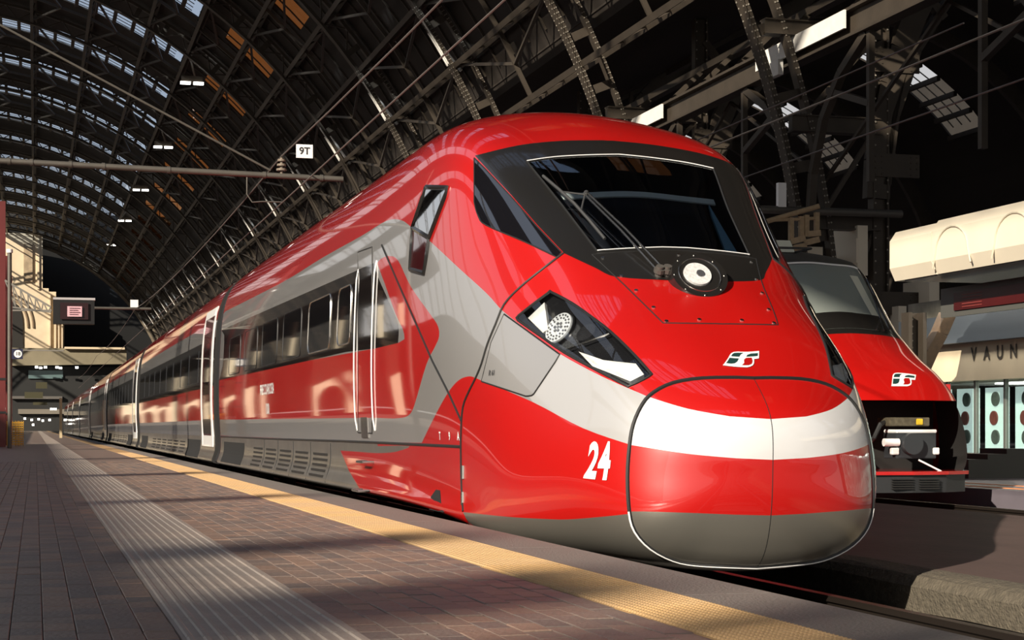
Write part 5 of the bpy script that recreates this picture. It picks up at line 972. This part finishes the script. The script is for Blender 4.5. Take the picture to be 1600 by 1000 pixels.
# cheeks: body rounded sides in black below the hood
for SS_ in (1,-1):
    c2=patch2(2.2,4.2,3.3,6.6,-.03,20,30,sides=(SS_,)); bmx=bmesh.new(); mex=c2.mesh('bay_cheek',CAV,fix=False); bmx.from_mesh(mex)
    for co,no in (((0,0,ZT+.0),(0,0,1)),((0,0,ZB),(0,0,1))): bmesh.ops.bisect_plane(bmx,geom=bmx.verts[:]+bmx.edges[:]+bmx.faces[:],plane_co=co,plane_no=no)
    bmesh.ops.delete(bmx,geom=[f for f in bmx.faces if not (ZB<f.calc_center_median().z<ZT and f.calc_center_median().y>T2Y+.55)],context='FACES'); bmx.to_mesh(mex); bmx.free()
    o=link('bay_cheek',mex,t2); o.location=-Vector(t2.location)
def rb(name,x0,x1,y0,y1,z0,z1,m,par=None,bev=.01,label=None):
    oy=T2Y+(.42 if name.startswith(('coupler','contact','yellow')) else 0); mb=MB().box(T2X+x0,T2X+x1,oy+y0,oy+y1,EYE+z0,EYE+z1); me=mb.mesh(name,m); bm=bmesh.new(); bm.from_mesh(me)
    bmesh.ops.bevel(bm,geom=bm.edges[:],offset=min(bev,.4*min(x1-x0,y1-y0,z1-z0)),segments=2,affect='EDGES'); bm.to_mesh(me); bm.free()
    o=link(name,me,par or t2,label=label)
    if par is None: o.location=-Vector(t2.location)
    return o
T2C=T2Y+.42
GREY=mat('coupler_grey',(.045,.05,.055),.45,.4); 
cp=rb('coupler_head',-.02,.64,.15,.55,-.46,-.08,GREY,label='dark grey coupler head in the open bay')
rb('coupler_top_bar',-.02,.64,.13,.55,-.08,-.03,WHITE,cp)
rb('contact_box',-.10,.56,.2,.6,.02,.15,mat('contact_box',(.14,.12,.08),.5,.5,noise=.6,nscale=18),cp)
mb=MB(); mb.cyl((T2X+.20,T2C+.02,EYE-.24),(T2X+.20,T2C+.2,EYE-.24),.16,24); mb.build('coupler_cone',GREY,cp,True)
mb=MB(); mb.cyl((T2X-.22,T2C+.15,EYE-.22),(T2X+.02,T2C+.15,EYE-.22),.06,12); mb.build('coupler_hook',WHITE,cp,True)
rb('coupler_lug',-.10,.02,.12,.2,-.40,-.30,WHITE,cp); rb('coupler_lug',.58,.68,.12,.2,-.40,-.30,WHITE,cp)
rb('yellow_plate',.33,.44,.18,.2,.04,.13,mat('yellow_plate',(.75,.50,.03),.4),cp)
mb=MB(); mb.cyl((T2X+.32,T2C+.1,EYE-.48),(T2X+.68,T2C-.05,EYE-.68),.014,8); mb.build('release_handle',WHITE,cp,True)
mb=MB(); mb.tube([(T2X-.02,T2C+.4,EYE+.1),(T2X-.2,T2C+.3,EYE+.05),(T2X-.30,T2C+.3,EYE-.15),(T2X-.35,T2C+.5,EYE-.3)],.035,8); mb.build('air_hose',RUBB,cp,True)
rb('bay_panel',-1.1,-.42,1.3,1.4,-.5,.2,mat('bay_brown',(.035,.022,.015),.7),None)
# bottom plate, skirt, vents
pl=[(-1.36,1.9),(-1.32,.9),(-1.05,.35),(-.6,.12),(0,.04),(.6,.12),(1.05,.35),(1.32,.9),(1.36,1.9)]
mb=MB().prism([(T2X+x,T2Y+y) for x,y in pl],'z',EYE-.69,EYE-.64); b2(mb,'bay_plate',RED,smooth=False,label='thin red plate edge')
mb=MB().prism([(T2X+x*.97,T2Y+y+.05) for x,y in pl],'z',EYE-.95,EYE-.69); sk2=b2(mb,'front_skirt',mat('skirt_dark',(.035,.036,.038),.4,.3),smooth=False)
for x_ in (-.98,-.32,.10,):
    for j in range(5):
        yy=T2Y+.10+.05; MB().box(T2X+x_,T2X+x_+.32,T2Y+.05+.28*min(1,abs(x_+.16)**2),T2Y+.30+.2,EYE-.76-j*.034,EYE-.745-j*.034).build('skirt_vent',UNDER,sk2)
# logo on the hood
def wrap2(nm,v,f,D,m,of,pa):
    out=[]
    for x,y in v:
        x=x+.14; vv=2.72+y/.52; uu=x/.42*1.0; side=-1 if uu>=0 else 1
        P=to2(vu_surf2(np.array([vv]),np.array([abs(uu)*1.35])),side)[0]; out.append((P[0],P[1]-of,P[2]+of))
    mb=MB(); mb.add(out,f); o=link(nm,mb.mesh(nm,m,fix=False),t2); o.location=-Vector(t2.location)
logo((0,0),None,W=wrap2,sc=1.25)
for u_ in (2.6,): 
    mb=MB(); p=p2(3.3,3.0,-1,0); mb.box(p.x-.05,p.x+.05,p.y-.03,p.y+.06,p.z-.06,p.z+.06); b2(mb,'front_lamp',mat('lamp_red',(.5,.02,.02),.2,0,1),smooth=False)
for k in range(2):
    co=link('coach',coach_me,t2,label='coach behind the rounder red nose'); co.location=(0,24+25*k,EYE+.45)
# ================================================================== canopy and shops on the right
cy0,cy1=-6,39.0; CW=mat('canopy_cream',(.80,.72,.56),.6,noise=.10,nscale=.8)
can=thing('platform_canopy',(20,15,3.9),'cream boxy canopy panel high above the right platform','canopy')
def cb(mb,name,m,sm=False,label=None): 
    o=mb.build(name,m,can,sm); o.location=-Vector(can.location); 
    if label: o['label']=label
    return o
zb,zt=4.22,5.45
mb=MB().prism([(20.0,zb),(19.86,zb+.3),(19.86,zt-.25),(20.02,zt),(20.5,zt),(20.5,zb)],'y',cy0,36.9); cb(mb,'fascia_panel',CW)
mb=MB().prism([(20.0,zb),(19.86,zb+.3),(19.86,zt-.28),(20.02,zt-.05),(20.5,zt-.05),(20.5,zb)],'y',36.95,39.0); cb(mb,'fascia_panel',CW)
for y_ in (36.0,33.4):
    P=[(19.85,y_+.72*math.cos(math.radians(a)) if a>180 else y_+.72*math.cos(math.radians(a)),zb+.45+.55*math.sin(math.radians(a))) for a in range(0,181,15)]
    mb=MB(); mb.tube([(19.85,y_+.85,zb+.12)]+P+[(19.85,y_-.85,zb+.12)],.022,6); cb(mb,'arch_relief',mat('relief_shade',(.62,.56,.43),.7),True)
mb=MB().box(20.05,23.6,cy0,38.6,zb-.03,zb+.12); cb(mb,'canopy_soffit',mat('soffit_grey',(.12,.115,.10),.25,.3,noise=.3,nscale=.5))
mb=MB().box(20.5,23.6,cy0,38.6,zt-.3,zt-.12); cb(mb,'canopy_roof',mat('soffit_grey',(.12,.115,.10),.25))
ban=thing('hanging_banner',(21,34,3.5),'dark red panel in a grey frame hung under the cream canopy','banner')
def bb(mb,name,m): o=mb.build(name,m,ban); o.location=-Vector(ban.location)
bb(MB().box(21.0,21.1,8,38.6,3.33,4.02),'banner_frame',mat('banner_grey',(.09,.09,.08),.4)); bb(MB().box(20.96,21.0,8,37.9,3.46,3.88),'banner_face',mat('banner_red',(.06,.004,.004),.35,noise=.5,nscale=.6))
for j in range(5): bb(MB().box(20.95,20.955,36.6,37.5,3.8-.07*j,3.815-.07*j),'banner_line',mat('banner_text',(.30,.06,.05),.5))
shop=thing('shop_front',(25,20,-.26),'glazed shop front with poster panels below a beige lettered fascia','shop')
def sb(mb,name,m,sm=False,label=None): 
    o=mb.build(name,m,shop,sm); o.location=-Vector(shop.location)
    if label: o['label']=label
    return o
sb(MB().box(24.0,24.6,4,46,1.95,2.95),'beige_fascia',mat('beige_fascia',(.70,.58,.40),.6,noise=.2,nscale=1))
sb(MB().box(23.7,24.6,4,46,2.95,3.70),'blue_grey_band',mat('blue_grey_band',(.085,.10,.115),.35,noise=.35,nscale=.8,stretch=(1,.1,3)))
sb(MB().box(24.0,24.6,4,46,3.70,4.2),'upper_band',mat('upper_band',(.30,.27,.20),.6,noise=.7,nscale=2.2))
sb(MB().box(24.5,25.5,4,46,-.26,0.0),'plinth',mat('plinth',(.20,.13,.08),.5))
sb(MB().box(28,28.3,4,46,-.26,2.0),'shop_inner_wall',mat('inner_wall',(.35,.36,.33),.7,noise=.5,nscale=.5))
sb(MB().box(24.5,28,4,46,1.90,1.95),'shop_ceiling',mat('shop_ceiling',(.4,.4,.38),.7))
for y in np.arange(5,46,1.5):
    sb(MB().box(24.15,24.25,float(y),float(y)+.10,-.1,1.95),'mullion',mat('mullion',(.22,.22,.20),.35,.6))
gp=mat('shop_glass_solid',(.30,.36,.35),.05,0,1)
for k,y in enumerate(np.arange(5.1,45,1.5)):
    sb(MB().box(24.19,24.21,float(y),float(y)+1.4,-.1,1.95),'glass_pane',glass('shop_glass',(.85,.92,.9),.10,.02,None))
    if 1:
        sb(MB().box(24.35,24.42,float(y)+.15,float(y)+1.25,.02,1.75),'poster_board',mat('poster_glow',(.62,.70,.68),.5,emit=.75))  # glow added to the posters so the shop front looks bright
        for j in range(3): sb(MB().cyl((24.31,float(y)+.70+.08*(j%2),1.45-.5*j),(24.35,float(y)+.70+.08*(j%2),1.45-.5*j),.19,14),'poster_picture',[mat('poster_pic',(.10,.10,.09),.5,noise=.8,nscale=9),mat('poster_pic_red',(.22,.05,.04),.5,noise=.8,nscale=9)][j==1])
for k in range(8): 
    y=9+4.6*k; o=MB().box(24.9,25.6,y,y+1.6,1.86,1.90).build('shop_lamp',mat('shop_lamp',(1,.97,.88),.5,emit=9),shop); o.location=-Vector(shop.location)
for i,ch in enumerate('VAUN'):
    v,f=text_mesh(ch,.50,.012); v,f=subdiv(v,f,2); y=42.3-.66*i
    mb=MB(); n_=len(v); mb.add([(23.98,y-x*.95,2.62+z) for x,z in v],f); sb(mb,'fascia_letter',mat('letter_dark',(.07,.055,.04),.6))
for k in range(3):
    tag(MB().box(16.9+k*.4,17.3+k*.4,30,31,-.26,.1+.1*k).build('luggage_bench',mat('bench_dark',(.04,.035,.03),.5)),['low dark bench on the far right platform, lowest of three','middle-height dark bench on the far right platform','tallest dark bench on the far right platform'][k],'bench','benches on the far right platform')
# ================================================================== overhead line
WIRE=mat('wire_copper',(.14,.125,.11),.6,.1)
def wire(name,pts,r,label,group=None): 
    mb=MB(); mb.tube(pts,r,5); o=tag(mb.build(name,WIRE,None,True),label,'wire',group); return o
def sagline(x,z0,sup,sag):
    P=[]
    for a,b in zip(sup[:-1],sup[1:]):
        for t in np.linspace(0,1,9)[:-1]: y=a[0]+(b[0]-a[0])*t; P.append((x,y,a[1]+(b[1]-a[1])*t-4*sag*t*(1-t)))
    P.append((x,sup[-1][0],sup[-1][1])); return P
wire('messenger_wire',sagline(4.56,0,[(-12,5.88),(34.1,5.90),(86,6.3),(140,6.2),(200,6.1)],.28),.014,'upper carrying wire above the front train')
wire('contact_wire',[(4.56,-12,5.0),(4.56,86,5.0),(4.56,200,5.0)],.012,'lower contact wire above the front train')
wire('messenger_wire',sagline(12.6,0,[(-10,6.2),(45,6.2),(100,6.2)],.12),.018,'upper carrying wire above the rounder red train')
wire('contact_wire',[(12.6,-10,5.3),(12.6,100,5.3)],.015,'lower contact wire above the rounder red train')
wire('contact_wire',[(11.2,20,5.75),(11.6,60,5.85),(12.4,100,5.9)],.012,'slack third wire beside the second track')
PIPE=mat('mast_grey',(.11,.10,.085),.5,.4,noise=.3,nscale=3)
m1=thing('catenary_arm',(-1.2,34.08,0),'long grey cross pipe with insulator and sign 9T above the platform','catenary arm')
def mb1(mb,name,m,sm=True,par=None,label=None):
    o=mb.build(name,m,par or m1,sm)
    if par is None: o.location=-Vector(m1.location)
    if label: o['label']=label
    return o
Y_=34.08
pipe=MB(); pipe.cyl((-1.2,Y_,5.62),(5.75,Y_,5.50),.055,12); pp=mb1(pipe,'cross_pipe',PIPE)
for x in (-.5,-.1,.6,1.2,2.4,4.2,5.3): mb1(MB().cyl((x,Y_,5.62-.0173*(x+1.2)),(x+.06,Y_,5.62-.0173*(x+1.26)),.068,12),'pipe_clamp',PIPE,par=pp)
mb1(MB().cyl((-1.2,Y_,0),(-1.2,Y_,8.8),.11,16),'mast',PIPE)
mb1(MB().cyl((-1.2,Y_,8.4),(4.35,Y_,5.62),.022,8),'stay_rod',PIPE)
ins=MB(); 
for j in range(3): ins.cyl((4.56,Y_,5.62+.09*j),(4.56,Y_,5.66+.09*j),.10-.012*j,14)
ins.cyl((4.56,Y_,5.53),(4.56,Y_,5.87),.028,10); mb1(ins,'insulator',mat('insulator_brown',(.20,.16,.12),.25,0,.6))
sg=mb1(MB().box(4.84,5.16,Y_-.02,Y_+.01,5.88,6.14),'sign_plate',WHITE,False,label='white plate reading 9T')
v,f=text_mesh('9T',.19,.004); mb=MB(); mb.add([(5.0+x,Y_-.026,6.01+y) for x,y in v],f); mb1(mb,'sign_lettering',mat('letter_black',(.02,.02,.02),.6),False,par=sg)
mb=MB(); mb.tube([(3.9,Y_,5.5),(3.9,Y_,5.15),(4.0,Y_,5.0),(4.2,Y_,5.02),(4.56,Y_,5.02)],.014,6); mb1(mb,'registration_arm',PIPE)
m1b=thing('catenary_arm',(2.2,84,0),'distant thin cross pipe with small white insulator box beside the display board','catenary arm')
o=MB().cyl((1.2,84,6.2),(5.2,84,6.2),.06,8).build('cross_pipe',PIPE,m1b); o.location=-Vector(m1b.location)
o=MB().box(4.25,4.6,83.9,84.1,6.25,6.6).build('insulator_box',WHITE,m1b); o.location=-Vector(m1b.location)
m2=thing('catenary_arm',(13,60,0),'horizontal pipe and hanging plate right of the leading cab roof','catenary arm')
for nm,mb in (('cross_pipe',MB().cyl((22,58,8.35),(30,58,8.35),.14,12)),('hanger_plate',MB().box(25.2,25.5,57.9,58.1,8.4,9.3))):
    o=mb.build(nm,PIPE if nm=='cross_pipe' else WHITE,m2,True); o.location=-Vector(m2.location)
# sunlit scaffold / fence behind the second train
sc_=thing('platform_railing',(22,70,4),'sunlit tan handrail and stair posts beside the lattice column','railing')
def sr(mb,name,m): o=mb.build(name,m,sc_,True); o.location=-Vector(sc_.location)
TAN=mat('railing_tan',(.42,.30,.17),.6,noise=.3)
zc=62.; c_,s_=math.cos(YAW),math.sin(YAW)
def at(px,py,zc): 
    xc=(px-800)*zc/2780; return Vector((xc*c_+zc*s_, zc*c_-xc*s_, EYE+(668-py)*zc/2780))
sr(MB().cyl(at(1198,346,zc),at(1280,322,zc),.09,8),'hand_rail',TAN)
sr(MB().cyl(at(1205,344,zc),at(1280,341,zc),.06,8),'lower_rail',TAN)
for a,b,t in ((1236,340,375),(1252,338,372),(1260,336,370),(1276,332,368)): sr(MB().bar(at(a,b,zc),at(a,t,zc),.16,.16),'post',TAN)
for a,b,c,d in ((1236,378,1258,372),(1262,366,1282,364),(1240,388,1260,384),(1256,380,1280,374)): sr(MB().bar(at(a,b,zc),at(c,d,zc),.2,.2),'tread',TAN)
bx=thing('white_cabin',at(1268,395,zc),'bright white block seen between the columns behind the second train','cabin')
for (x0,y0,x1,y1) in ((1250,385,1290,400),(1340,352,1358,430),(1338,372,1348,410),(1452,436,1470,478),(1404,478,1418,520)):
    a,b=at(x0,y0,64),at(x1,y1,64); o=MB().box(a.x,b.x,a.y,a.y+2,b.z,a.z).build('cabin_wall',CW,bx); o.location=-Vector(bx.location)
# short thick columns right of the lattice column
for px,lab in ((1428,'short dark riveted post under the end of the cream canopy'),):
    p=at(px,560,45); c=MB(); 
    for dx in (-.2,.2): c.box(p.x+dx-.05,p.x+dx+.05,p.y-.2,p.y+.2,-.26,3.6)
    c.box(p.x-.2,p.x+.2,p.y+.1,p.y+.16,-.26,3.6); post=tag(c.build('riveted_post',STEEL),lab,'post')
    r=MB(); 
    for z in np.arange(.2,3.6,.18): r.cyl((p.x,p.y+.10,z),(p.x,p.y+.07,z),.022,6)
    r.build('rivets',STEELW,post,kind='stuff')
mb=MB(); P=[at(1480,492,46),at(1468,520,46),at(1452,550,46),at(1430,600,46)]
for a,b in zip(P[:-1],P[1:]): mb.bar(a,b,.30,.4,(0,1,0))
tag(mb.build('curved_foot',mat('rust_steel',(.10,.062,.034),.7,noise=.5)),'curved rusty steel foot leaning below the hung banner','steel foot')
# ================================================================== left side: mast, board, sign, pillars
ZL=60.
bm_=thing('display_mast',at(15,700,ZL),'dark left mast with lattice bracket and round cap by the red pillars','mast')
def lm(mb,name,m,par=None,sm=False): 
    o=mb.build(name,m,par or bm_,sm); 
    if par is None: o.location=-Vector(bm_.location)
    return o
a=at(15,395,ZL); lm(MB().cyl((a.x,a.y,0),(a.x,a.y,a.z),.075,12),'pole',PIPE,sm=True); lm(MB().cyl((a.x,a.y,a.z),(a.x,a.y,a.z+.12),.11,12),'cap',WHITE,sm=True)
br_=MB(); A=[at(8,438,ZL),at(84,482,ZL),at(20,480,ZL),at(84,489,ZL)]
A[1]=at(80,480,ZL); A[3]=at(80,488,ZL); br_.bar(A[0],A[1],.06,.06); br_.bar(A[2],A[3],.05,.05)
for i in range(6):
    t=i/6; p=A[0].lerp(A[1],t); q=A[2].lerp(A[3],t+.08); br_.bar(p,q,.035,.035); br_.bar(q,A[0].lerp(A[1],t+.16),.035,.035)
lm(br_,'lattice_bracket',PIPE); lm(MB().bar(at(20,485,ZL),at(81,485,ZL),.05,.05),'tie_bar',PIPE); lm(MB().bar(at(24,547,ZL),at(100,548,ZL),.04,.04),'tie_bar',PIPE)
bd=thing('departure_board',at(115,486,ZL),'black hanging departure display with a pale pink notice on its screen','display')
def db(name,x0,y0,x1,y1,d0,d1,m,par=None): 
    a,b=at(x0,y0,ZL),at(x1,y1,ZL); o=MB().box(a.x,b.x,a.y+d0,a.y+d1,b.z,a.z).build(name,m,par or bd); o.location=-Vector(bd.location) if par is None else (0,0,0); return o
cs=db('case',83,467,148,506,-.15,.3,mat('board_case',(.003,.003,.003),.5)); db('top_light',83,465,149,468.5,-.18,.3,mat('board_light',(.38,.36,.36),.5))
db('screen',94,473,138,499,-.17,-.14,mat('board_screen',(.020,.005,.006),.3)); nt_=db('notice',105,479,128,495,-.19,-.17,mat('notice_pink',(.62,.36,.40),.6))
for j in range(4): db('notice_line',108,481.5+3.2*j,125-3*(j%2),482.3+3.2*j,-.2,-.19,mat('notice_ink',(.12,.06,.08),.6),nt_)
ZL=59.5; sgn=thing('platform_sign',at(28,553,ZL),'dark square sign with a white disc reading 18 at the left','sign')
def ds(mb,name,m,sm=False): o=mb.build(name,m,sgn,sm); o.location=-Vector(sgn.location)
a=at(28,553,ZL); ds(MB().box(a.x-.20,a.x+.16,a.y-.02,a.y+.04,a.z-.17,a.z+.17),'plate',mat('sign_navy',(.02,.022,.05),.4)); ds(MB().cyl((a.x,a.y-.03,a.z),(a.x,a.y-.02,a.z),.13,24),'disc',WHITE)
v,f=text_mesh('18',.17,.002); mb=MB(); mb.add([(a.x+x,a.y-.036,a.z+y) for x,y in v],f); ds(mb,'digits',mat('letter_black',(.02,.02,.02),.6))
PIL=mat('oxide_pillar',(.13,.020,.018),.45,.2,.2,noise=.35,nscale=.8)
for px,top,zz,w,lab in ((1,315,64,.34,'wide oxide red pillar cut by the left edge of the view'),(9,400,70,.20,'narrow oxide red pillar second from the left edge'),(16,430,78,.16,'thin oxide red pillar beside the mast')):
    a=at(px,top,zz); t_=tag(MB().box(-w/2,w/2,-w/2,w/2,0,a.z).build('station_pillar',PIL),lab,'pillar'); t_.location=(a.x,a.y,0)
    for z in (1.2,2.4): 
        if z<a.z: MB().box(-w/2-.02,w/2+.02,-w/2-.02,w/2+.02,z,z+.08).build('pillar_band',BLACK,t_)
YC=mat('crate_yellow',(.62,.33,.03),.5)
for px,w,lab in ((20,.42,'yellow mesh barrier nearer the left pillars'),(30,.30,'yellow mesh barrier beside the walkway')):
    a=at(px,697,68); t_=thing('mesh_barrier',(a.x,a.y,0),lab,'barrier'); H_=.95
    for z in np.arange(.05,H_,.09): MB().box(-w/2,w/2,-.02,.02,float(z),float(z)+.045).build('mesh_slat',YC,t_)
    for x in np.linspace(-w/2,w/2,5): MB().box(float(x)-.012,float(x)+.012,-.025,.025,0,H_).build('mesh_upright',YC,t_)
a=at(95,622,120); tag(MB().box(-.09,.09,-.09,.09,0,a.z).build('pale_post',mat('post_pale',(.45,.36,.22),.7)),'pale square post at the far platform end','post').location=(a.x,a.y,0)
LL=['nearest','second','third','fourth','farthest']
for px,py in ((300,130),(255,230),(220,297),(195,345),(175,383)):
    X=12.9; zz=2878*X/(px-55); a=at(px,py,zz); fx=thing('roof_lamp',a,LL.pop(0)+' pair of bright lamps hanging from the roof, counted from the camera','lamp','pairs of roof lamps')
    for d in (-1,1): MB().box(d*.55-.42,d*.55+.42,-.2,.2,-.10,.10).build('lamp_panel',LAMP,fx)
    MB().box(-.9,.9,-.05,.05,.1,.6).build('lamp_hanger',STEEL,fx)
# ================================================================== far left: unseen piers added for their reflection in the train
wl=link('wall_left',None,label='left side wall of the hall with pale piers added for their reflection',kind='structure')
PALE=mat('reflection_stone',(.88,.76,.56),.85,noise=.15,nscale=.5)
WTR=mat('white_car_paint',(.75,.74,.70),.35,coat=.6)
for i_,(y,w_,arch) in enumerate(((79,.8,0),(103,2.7,1),(128,.35,0),(155,2.7,1),(172,.5,0),(196,2.4,1),(224,.5,0),(240,2.4,1),(275,2.4,1),(310,2.4,1),(340,2.4,1))):
    x1=-9.5; x0=x1-w_; H_=5.0
    if arch: poly=[(x0,0),(x0,H_),(x1,H_),(x1,0),(x1-.25,0)]+[(x1-.25-(w_-.9)/2*(1-math.cos(math.radians(a))),1.3+1.5*math.sin(math.radians(a))) for a in range(0,181,20)]+[(x0+.65,0)]
    else: poly=[(x0,0),(x0,H_),(x1,H_),(x1,0)]
    o=MB().prism(poly,'y',0,1.0).build('pier',PALE,wl); o.location=(0,y,0)  # unseen pier, added for its reflection in the train
    MB().box(x0-.2,x1+.2,-.1,1.1,H_,H_+.3).build('reflection_cap',PALE,wl).location=(0,y,0)
for y in (76,93,109,112,126,139,144,161,177,184,205,222,250):
    w_=rnd.choice((.12,.2,.45)); x_=-9.6-rnd.uniform(0,3); MB().box(x_-w_,x_,0,.3,5.4+rnd.uniform(0,1.2),9.5).build('reflection_post',PALE,wl).location=(0,y,0)
MB().box(-13.5,-9.4,60,300,5.2,5.45).build('reflection_lintel',UNDER,wl); MB().box(-13.5,-9.4,60,300,9.5,9.8).build('reflection_lintel',UNDER,wl)
MB().box(-47,-46,-40,372,-.5,16).build('side_masonry',DARKW,wl)
MB().box(-46,-9,372,372.5,-.5,3).build('side_masonry',DARKW,wl)
for y in (10,20,30,40):  # lamps added to brighten the dark shop
    ld=bpy.data.lights.new('shop_fill_light','AREA'); ld.energy=260; ld.shape='RECTANGLE'; ld.size=3; ld.size_y=9; ld.color=(1,.97,.9)
    lo=bpy.data.objects.new('shop_fill_light',ld); COL.objects.link(lo); lo.location=(26.2,y,1.85)

for y in (20,30,40):  # lamps added under the canopy to brighten the fascia
    ld=bpy.data.lights.new('canopy_fill_light','AREA'); ld.energy=130; ld.shape='RECTANGLE'; ld.size=.6; ld.size_y=9; ld.color=(1,.95,.85)
    lo=bpy.data.objects.new('canopy_fill_light',ld); COL.objects.link(lo); lo.location=(22.6,y,4.15)
